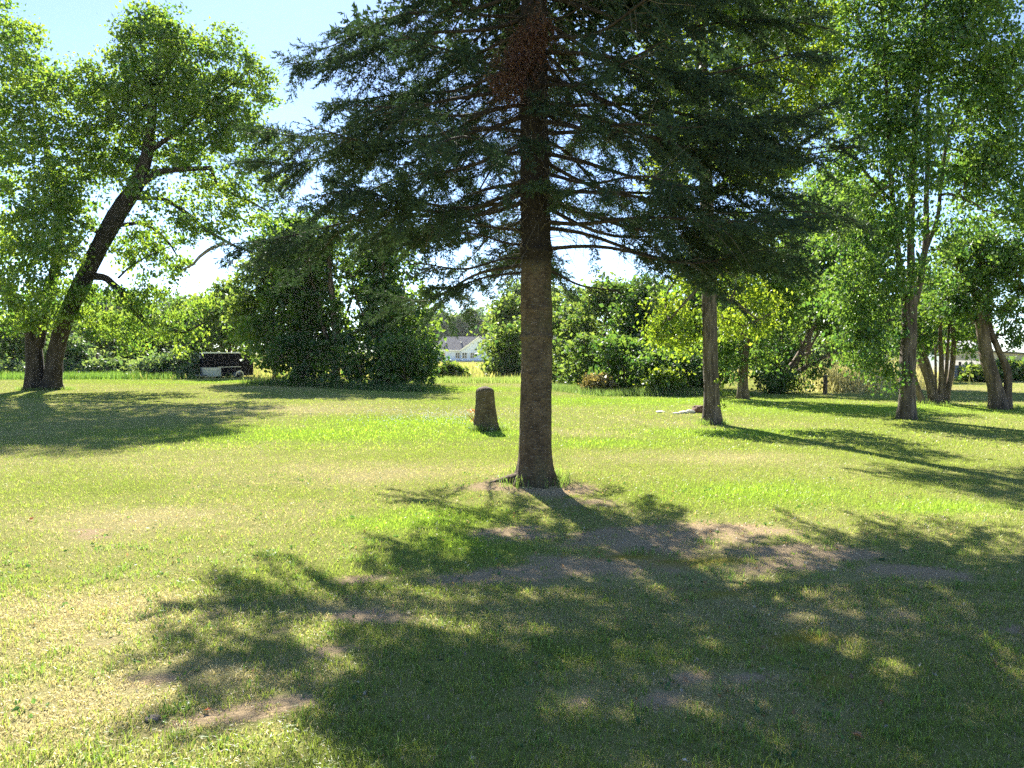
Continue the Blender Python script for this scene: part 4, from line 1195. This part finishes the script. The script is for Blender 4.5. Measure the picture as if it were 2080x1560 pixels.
TW, TL, NOSE, TZ0, TH = .74, 3.0, .42, .12, 1.62
hull = [(-TW, 0), (0, -NOSE), (TW, 0), (TW, TL), (-TW, TL), (-TW, TL * .5)]
V = MB(); prism(V, hull, TZ0 + .55, TH - .07); V.build('upper_body', M['tr_black'], tr)
V = MB(); prism(V, [(-TW, .3), (TW, .3), (TW, TL), (-TW, TL)], TZ0, TZ0 + .55); V.build('side_wall', M['tr_black'], tr)
V = MB(); prism(V, [(-TW - .006, .31), (-TW - .006, 0), (0, -NOSE - .008), (TW + .006, 0), (TW + .006, .31), (0, .31)], TZ0 - .01, TZ0 + .548); V.build('stone_guard', M['tr_cream'], tr)
V = MB(); prism(V, [(x * 1.02, y + (.01 if y > 1 else -.02)) for x, y in hull], TH - .07, TH); V.build('roof', M['tr_roof'], tr)
V = MB(); V.box((-TW * .97, -.012, 1.33), (.05, .03, .22)); V.build('marker_light', M['tr_roof'], tr)
V = MB(); V.box((TW + .01, 1.0, TZ0 + .57), (.02, 1.9, .03)); V.build('trim_strip', M['tr_trim'], tr)
V = MB()
for s in (-1, 1):
    V.tube(np.array([[s * .35, .2, .2], [0, -1.0, .2]]), [.035, .035], 6)
V.build('tongue', M['steel'], tr)
V = MB(); V.tube(np.array([[0.02, -.85, 0], [0.02, -.85, .55]]), [.035, .03], 8); V.box((.02, -.85, .58), (.16, .04, .04)); V.build('jack', M['rubber'], tr)
for s in (-1, 1):
    t = np.linspace(0, math.pi, 13)
    V = MB()
    for k in range(12):
        a, b = t[k], t[k + 1]
        x0, x1 = s * (TW + .004), s * (TW + .24)
        q = [(x0, 1.6 - .36 * math.cos(a), .08 + .38 * math.sin(a)), (x1, 1.6 - .36 * math.cos(a), .08 + .38 * math.sin(a)), (x1, 1.6 - .36 * math.cos(b), .08 + .38 * math.sin(b)), (x0, 1.6 - .36 * math.cos(b), .08 + .38 * math.sin(b))]
        V.add(q, [[0, 1, 2, 3]])
        V.add([q[1], (x1, 1.6 - .30 * math.cos(a), .08 + .31 * math.sin(a)), (x1, 1.6 - .30 * math.cos(b), .08 + .31 * math.sin(b)), q[2]], [[0, 1, 2, 3]])
    V.build('fender', M['tr_trim'], tr)
    a = np.linspace(0, 2 * math.pi, 22)
    V = MB(); V.tube(np.array([[s * (TW + .13), 1.6 + .2 * math.cos(q), .28 + .2 * math.sin(q)] for q in a]), np.full(22, .085), 8)
    wh = V.build('wheel', M['rubber'], tr, shade=True)
    V = MB(); V.tube(np.array([[s * (TW + .06), 1.6, .28], [s * (TW + .19), 1.6, .28]]), [.14, .12], 12); V.build('rim', M['steel'], wh)

# ------------------------------------------------------------------ white house under construction
HD = 186.0
hb = Wp(925, 733, HD); HZ = float(gz(hb[0], hb[1]))
k_ = HD / F_PX
house = thing('house', 'single-storey house wrapped in white sheeting with grey shingle roof beyond the field', 'house', (hb[0], hb[1], HZ))
M['wrap'] = plain('house_wrap', (.66, .75, .88), .6, .06, .9)
M['shingle'] = plain('grey_shingles', (.17, .165, .18), .85, .12, 3, bump=.4)
M['fascia'] = plain('white_fascia', (.8, .8, .8), .5, .03)
M['glass'] = plain('dark_window_glass', (.03, .045, .05), .1, .1, 1, 0, .6)
M['osb'] = plain('raw_plywood', (.48, .34, .18), .8, .1, 2)


def hx_(px): return (px - 925) * k_


def hzz(py): return (CAM_H + (HORIZON - py) * k_) - HZ


zE, zR = hzz(711), hzz(683)
V = MB(); V.box((hx_(915), 4.5, zE / 2), (hx_(938) - hx_(880), 9, zE)); V.build('wall', M['wrap'], house)
# front gable wing
gxl, gxr = hx_(937.5), hx_(1010)
gm = (gxl + gxr) / 2
V = MB(); V.box((gm, 3.2, zE / 2), (gxr - gxl, 9.0, zE))
V.add([(gxl, -1.3, zE), (gxr, -1.3, zE), (gm, -1.3, zR - .2), (gm, -1.3, zR - .2), (gxl, -1.0, zE), (gxr, -1.0, zE), (gm, -1.0, zR - .2), (gm, -1.0, zR - .2)], [[0, 1, 2, 3], [4, 7, 6, 5], [0, 2, 6, 4], [1, 5, 6, 2]])
V.build('gable_wall', M['wrap'], house)
roof_mb = MB()
e0, e1 = hx_(877), hx_(1012)
r0, r1 = hx_(897), hx_(1000)
ys, ye, ym = -.5, 9.6, 4.5
roof_mb.add([(e0, ys, zE), (e1, ys, zE), (r1, ym, zR), (r0, ym, zR), (e0, ye, zE), (e1, ye, zE), (e0, ys, zE - .18), (e1, ys, zE - .18), (e0, ye, zE - .18), (e1, ye, zE - .18)],
            [[0, 1, 2, 3], [5, 4, 3, 2], [4, 0, 3, 3], [1, 5, 2, 2], [0, 6, 7, 1], [4, 8, 6, 0], [6, 8, 9, 7]])
rf = roof_mb.build('roof', M['shingle'], house)
V = MB()
for sx, ax in ((-1, gxl), (1, gxr)):
    V.add([(ax + sx * .4, -1.7, zE - .25), (gm, -1.7, zR - .1), (gm, ym, zR - .1), (ax + sx * .4, ym, zE - .25), (ax + sx * .4, -1.7, zE - .05), (gm, -1.7, zR + .1), (gm, ym, zR + .1), (ax + sx * .4, ym, zE - .05)],
          [[0, 3, 2, 1], [4, 5, 6, 7], [0, 1, 5, 4], [3, 0, 4, 7]])
V.build('gable_roof', M['shingle'], house)
V = MB(); V.box((hx_(908), ys - .04, zE - .1), (hx_(938) - hx_(878), .06, .28)); V.build('fascia_board', M['fascia'], house)
V = MB()
V.add([(gxl - .4, -1.75, zE - .45), (gm, -1.75, zR - .3), (gm, -1.75, zR + .02), (gxl - .4, -1.75, zE - .12)], [[0, 1, 2, 3]])
V.build('rake_board', M['fascia'], house)
for px in (904, 936):
    V = MB(); vy = ys + (ym - ys) * .55; V.box((hx_(px), vy, zE + (zR - zE) * .55 + .15), (.35, .5, .35)); V.build('vent', M['fascia'], rf)
for (cx, cy_, w, h, yy) in [(929.5, 722, 8.5, 11.5, -.03), (944.3, 722, 9.5, 11.5, -1.33), (885.2, 719.5, 4, 7, -.03), (960, 722, 8, 11, -1.33)]:
    ww, hh = w * k_, h * k_
    V = MB(); V.box((hx_(cx), yy, hzz(cy_)), (ww, .06, hh)); wdw = V.build('window', M['glass'], house)
    V = MB()
    for dx in (-.5, 0, .5):
        V.box((hx_(cx) + dx * ww, yy - .05, hzz(cy_)), (.10, .06, hh + .1))
    for dz in (-.5, 0.5):
        V.box((hx_(cx), yy - .045, hzz(cy_) + dz * hh), (ww + .1, .05, .10))
    for dz in (0,):
        V.box((hx_(cx), yy - .043, hzz(cy_) + dz * hh), (ww, .04, .06))
    V.build('frame', M['fascia'], wdw)
V = MB(); V.box((hx_(896.8), -.03, hzz(724.5)), (5 * k_, .06, 15.5 * k_)); V.build('doorway', plain('doorway_shade', (.05, .04, .04), .9), house)  # dark sheet on the wall, painted shade of the door opening
V = MB(); V.box((hx_(901.6), -.04, hzz(724.5)), (4.6 * k_, .06, 15.5 * k_)); V.build('plywood_sheet', M['osb'], house)
V = MB(); V.box((hx_(946), -1.0, hzz(733.5)), (hx_(1010) - hx_(880), 1.2, .35)); V.build('foundation', plain('foundation', (.4, .39, .37), .9), house)

# ------------------------------------------------------------------ roof and trunks behind the bramble (far left)
hp = Gp(222, 762)
D2 = 75.0
hp = Wp(222, 752, D2); hp[2] = float(gz(hp[0], hp[1]))
shed = thing('garden_shed', 'low grey-roofed shed with a pale gable half hidden behind brambles on the left', 'shed', hp)
k2 = D2 / F_PX
V = MB(); V.box((0, 1.5, .7), (70 * k2, 3, 1.4)); V.build('wall', plain('shed_wall', (.55, .54, .52), .8), shed)
V = MB()
V.add([(-37 * k2, -.3, 1.3), (37 * k2, -.3, 1.3), (37 * k2, 1.5, 2.1), (-37 * k2, 1.5, 2.1), (37 * k2, 3.3, 1.3), (-37 * k2, 3.3, 1.3)], [[0, 1, 2, 3], [3, 2, 4, 5]])
V.build('roof', plain('shed_roof', (.36, .31, .27), .8), shed)
V = MB(); V.box((22 * k2, -.05, 1.2), (22 * k2, .06, 1.5)); V.build('door', plain('pale_shed_door', (.75, .76, .78), .5), shed)
for px, lab in ((228, 'left one of two bare grey trunks standing before the shed'), (240, 'right one of two bare grey trunks standing before the shed')):
    q = Wp(px, 755, 66); q[2] = float(gz(q[0], q[1]))
    t_ = thing('bare_trunk', lab, 'tree', q, 'bare trunks by the shed')
    V = MB(); V.tube(np.array([[0, 0, -.1], [(-.1 if px < 235 else 0.02), 0, 1.2], [(-.25 if px < 235 else .06), 0, 2.6], [(-.5 if px < 235 else .2), 0, 5.5]]), [.23, .2, .19, .1], 9, .1, px)
    V.build('trunk', M['grey_bark'], t_, shade=True)
q = Gp(198, 766)
pz_ = thing('wooden_post', 'thin dark wooden post among the brambles in front of the shed', 'post', q)
V = MB(); V.box((0, 0, .65), (.13, .13, 1.6), .3); V.build('post_shaft', M['brown_bark'], pz_)
V = MB(); V.box((0, 0, 1.47), (.11, .11, .04), .3); V.build('post_top', M['dead_wood'], pz_)

# ------------------------------------------------------------------ fence post on the right
q = Gp(1676, 801)
fp = thing('fence_post', 'dark square wooden fence post at the edge of the tall pale grass', 'post', q)
V = MB(); V.tube(np.array([[0, 0, -.1], [0.01, 0, .3], [0, 0, .72]]), [.085, .083, .08], 10, .12, 3); V.build('post_shaft', M['brown_bark'], fp, shade=True)
V = MB(); V.tube(np.array([[0, 0, .72], [0, 0, .735]]), [.078, .07], 10); V.build('post_top', M['dead_wood'], fp)

# ------------------------------------------------------------------ grey building and fence at the far right
D3 = 52.0
k3 = D3 / F_PX
q = Wp(2075, 763, D3); q[2] = float(gz(q[0], q[1]))
bn = thing('grey_building', 'low grey building with a flat sloping roof at the right edge behind the trees', 'building', q)
V = MB(); V.add([(-66 * k3, 0, 0), (90 * k3, 0, 0), (90 * k3, 0, 38 * k3), (-66 * k3, 0, 47 * k3), (-66 * k3, 6, 0), (90 * k3, 6, 0), (90 * k3, 6, 38 * k3), (-66 * k3, 6, 47 * k3)],
               [[0, 1, 2, 3], [5, 4, 7, 6], [4, 0, 3, 7], [1, 5, 6, 2]])
V.build('wall', plain('grey_wall', (.36, .36, .38), .8, .1, 1.5), bn)
V = MB(); V.add([(-72 * k3, -.4, 47.5 * k3), (95 * k3, -.4, 38.5 * k3), (95 * k3, 6.4, 38.5 * k3), (-72 * k3, 6.4, 47.5 * k3), (-72 * k3, -.4, 50.5 * k3), (95 * k3, -.4, 41.5 * k3), (95 * k3, 6.4, 41.5 * k3), (-72 * k3, 6.4, 50.5 * k3)],
               [[0, 3, 2, 1], [4, 5, 6, 7], [0, 1, 5, 4], [3, 0, 4, 7], [1, 2, 6, 5]])
V.build('roof', plain('dark_roof_edge', (.09, .09, .10), .7), bn)
V = MB(); V.box((-28 * k3, -.03, 22 * k3), (14 * k3, .06, 12 * k3)); V.build('window', M['glass'], bn)
D4 = 46.0
k4 = D4 / F_PX
q = Wp(1968, 769, D4); q[2] = float(gz(q[0], q[1]))
fn = thing('board_fence', 'weathered pale board fence seen between the stems on the right', 'fence', q)
M['board'] = plain('weathered_board', (.42, .40, .37), .85, .15, 5)
for k in range(12):
    V = MB(); V.box(((-33 + k * 6) * k4, 0, .42 + .015 * math.sin(k * 3)), (5.6 * k4, .03, .80)); V.build('board', M['board'], fn)
for k in (-20, 2, 24):
    V = MB(); V.box((k * k4, -.06, .5), (.11, .10, 1.05)); V.build('fence_post', M['brown_bark'], fn)
V = MB(); V.box((0, -.035, .68), (72 * k4, .04, .09)); V.build('rail', M['board'], fn)
q = Wp(1958, 760, 58); q[2] = float(gz(q[0], q[1]))
bs = thing('blue_shed', 'pale blue shed glimpsed behind the board fence', 'shed', q)
V = MB(); V.box((0, 1.5, .95), (60 * 58 / F_PX, 3, 1.9)); V.build('wall', plain('pale_blue_siding', (.36, .44, .50), .7), bs)
V = MB(); V.add([(-1.3, -.3, 1.85), (1.3, -.3, 1.85), (1.3, 1.5, 2.5), (-1.3, 1.5, 2.5), (1.3, 3.3, 1.85), (-1.3, 3.3, 1.85)], [[0, 1, 2, 3], [3, 2, 4, 5]])
V.build('roof', plain('pale_shed_roof', (.45, .45, .46), .7), bs)

# ------------------------------------------------------------------ rotten log, pale stones, vine at the cottonwood
M['stone'] = plain('pale_stone', (.52, .49, .43), .85, .15, 14, bump=.5)
M['rot'] = plain('rotten_wood', (.14, .075, .05), .9, .3, 16, bump=.8)


def rock(name, label, cat, px, py, sx, sy, sz, mat, seed, group=None):
    p = Gp(px, py)
    n1, n2 = 12, 18
    th = np.linspace(0.02, math.pi - .02, n1); ph = np.linspace(0, 2 * math.pi, n2, endpoint=False)
    PH, TH_ = np.meshgrid(ph, th)
    r = 1 + .55 * (fbm2(np.cos(PH) * np.sin(TH_) * 1.6 + seed * 3.1, np.sin(PH) * np.sin(TH_) * 1.6 + np.cos(TH_) * 1.9, 3, seed) - .5)
    v = np.stack([sx * r * np.sin(TH_) * np.cos(PH), sy * r * np.sin(TH_) * np.sin(PH), sz * (r * np.cos(TH_)) + sz * .55], -1).reshape(-1, 3)
    i, j = np.meshgrid(np.arange(n1 - 1), np.arange(n2), indexing='ij'); i = i.ravel(); j = j.ravel(); j2 = (j + 1) % n2
    o = mesh_np(name, v, np.stack([i * n2 + j, (i + 1) * n2 + j, (i + 1) * n2 + j2, i * n2 + j2], 1), mat, loc=p)
    return tag(o, label, cat, group)


rock('rotten_stump', 'crumbling red brown rotten stump beside the cottonwood trunk', 'stump', 1419, 838, .20, .16, .13, M['rot'], 3)
GSn = 'pale stones in the grass left of the cottonwood'
rock('stone', 'flat pale stone lying apart, farthest from the cottonwood', 'stone', 1341, 838, .12, .10, .035, M['stone'], 4, GSn)
rock('stone', 'pale stone touching the rotten stump', 'stone', 1402, 839, .13, .09, .06, M['stone'], 5, GSn)
rock('stone', 'pale flat stone in the middle of the row beside the rotten stump', 'stone', 1388, 840, .12, .10, .05, M['stone'], 6, GSn)
rock('stone', 'small pale stone at the outer end of the row by the rotten stump', 'stone', 1374, 841, .10, .08, .03, M['stone'], 7, GSn)
rock('dirt_clod', 'grey dried clod lying in the dry grass at lower left', 'clod', 310, 1462, .034, .028, .012, plain('dry_clod', (.22, .185, .15), .95, .2, 30), 8)

b0 = Wp(1466, 845, 16.6); b0[2] = float(gz(b0[0], b0[1]))
vine = thing('hanging_vine', 'sunlit hanging vine spray just right of the cottonwood trunk', 'vine', b0)
pts = np.array([Wp(px, py, 16.6) for px, py in ((1460, 770), (1466, 785), (1470, 800), (1464, 812), (1468, 825))]) - b0
V = MB(); V.tube(pts, [.006] * 5, 4); V.build('stem', M['brown_bark'], vine)
v, f, t = leaves(np.repeat(pts, 3, axis=0) + rng.normal(0, .03, (15, 3)), np.array([0, 0, 0]), 3, .03, .085, .9)
tag(mesh_np('leaf_tuft', v, f, M['cotton_leaf'], vine, floats={"tint": t}), kind='stuff')


# ------------------------------------------------------------------ small things in the grass
def litter_leaf(name, label, px, py, size, col, seed, group=None):
    p = Gp(px, py)
    r = np.random.default_rng(seed)
    n = 15
    a = np.linspace(0, 2 * math.pi, n, endpoint=False)
    rad = size * (0.62 + .38 * np.cos(a * 5)) * (0.8 + .2 * np.cos(a)) + size * .1
    rim = np.stack([rad * np.cos(a) * 1.25, rad * np.sin(a), size * (.25 + .22 * np.sin(a * 2 + seed))], 1)
    v = np.concatenate([rim, [[0, 0, size * .12]]])
    f = [[n, k, (k + 1) % n] for k in range(n)]
    m = attr_leaf_mat(name + '_mat', .25, .05)
    o = mesh_np(name, v, np.array(f), m, loc=(p[0], p[1], p[2] + .012), cols={"col": np.tile(np.array(col), (n + 1, 1))})
    o.rotation_euler = (r.uniform(-.3, .3), r.uniform(-.3, .3), r.uniform(0, 6))
    return tag(o, label, 'leaf', group)


GLf = 'fallen leaves on the lawn'
litter_leaf('fallen_leaf', 'large curled orange brown fallen leaf in the shade near the lower right corner', 1742, 1502, .034, (.42, .21, .10), 1, GLf)
litter_leaf('fallen_leaf', 'pale grey fallen leaf at the very bottom of the lawn', 1392, 1552, .018, (.62, .58, .55), 2, GLf)
litter_leaf('fallen_leaf', 'small rust brown fallen leaf above and right of the large curled one', 1790, 1430, .017, (.36, .15, .07), 3, GLf)
litter_leaf('fallen_leaf', 'reddish fallen leaf on the sunny grass at far left', 62, 1058, .035, (.42, .13, .06), 4, GLf)
litter_leaf('fallen_leaf', 'rust fallen leaf in the sunny straw right of the grey clod', 422, 1448, .02, (.36, .12, .06), 5, GLf)
litter_leaf('fallen_leaf', 'light tan fallen leaf in the shade right of centre', 1548, 1364, .018, (.5, .42, .3), 6, GLf)

n = 2200
lx = np.where(rng.random(n) < .5, rng.uniform(-4, 4.5, n), rng.normal(1.3, 1.2, n)); ly = np.where(rng.random(n) < .5, rng.uniform(2.4, 9.5, n), rng.normal(6.9, 1.3, n))
A = np.stack([lx, ly, gz(lx, ly) + .015], 1)
idx = rng.integers(0, 4, n)
pal = np.array([(.34, .20, .12), (.42, .34, .24), (.24, .15, .09), (.45, .40, .34)])[idx]
v, f, t = leaves(A, np.array([0, 0, -5.]), 1, .004, .022, .5, .2, 0.0)
nq = len(f)
cq = np.repeat(pal[rng.integers(0, n, nq)] * rng.uniform(.7, 1.2, (nq, 1)), 4, axis=0)
tag(mesh_np('leaf_litter', v, f, M['grass'], cols={"col": cq}), 'tiny dry leaf and twig litter strewn over the shaded lawn', 'litter', kind='stuff')

n = 420                                                  # broadleaf weeds
wx = rng.uniform(-4, 4.5, n); wy = 2.4 + 7.5 * rng.random(n) ** 1.3
A = np.stack([wx, wy, gz(wx, wy) + .012], 1)
v, f, t = leaves(A, np.array([0, 0, -50.]), 5, .03, .026, .4, .25, .05)
g0 = np.array([.05, .12, .035]); g1 = np.array([.13, .22, .06])
cq = g0 * (1 - t[:, None]) + g1 * t[:, None]
tag(mesh_np('broadleaf_weeds', v, f, M['grass'], cols={"col": cq}), 'small broad leaved weeds and clover dotted through the lawn', 'weed', kind='stuff')

n = 420                                                  # white clover heads left of the stump
q = Gp(890, 848)
cx_ = q[0] + rng.normal(0, 1.1, n); cy_ = q[1] + rng.normal(0, 1.3, n)
V = MB()
for a, b in zip(cx_, cy_):
    V.box((a, b, float(gz(a, b)) + rng.uniform(.05, .08)), (.018, .018, .016), rng.uniform(0, 3))
tag(V.build('clover_flowers', plain('clover_white', (.72, .70, .68), .8)), 'white clover flowers scattered in the grass left of the stump', 'flower', kind='stuff')

# ------------------------------------------------------------------ summer haze: the air itself
hm = bpy.data.materials.new("haze_air"); hm.use_nodes = True
hn = hm.node_tree; hn.nodes.clear()
hv = hn.nodes.new("ShaderNodeVolumePrincipled")
hv.inputs['Color'].default_value = (0.93, 0.96, 1.0, 1)
hv.inputs['Density'].default_value = 0.00014
hv.inputs['Anisotropy'].default_value = 0.35
ho = hn.nodes.new("ShaderNodeOutputMaterial")
hn.links.new(hv.outputs[0], ho.inputs['Volume'])
V = MB(); V.box((0, 600, 8.6), (1810, 1810, 20.8))
haze = V.build('haze', hm)
tag(haze, 'thin bright summer haze filling the air', 'haze', kind='stuff')
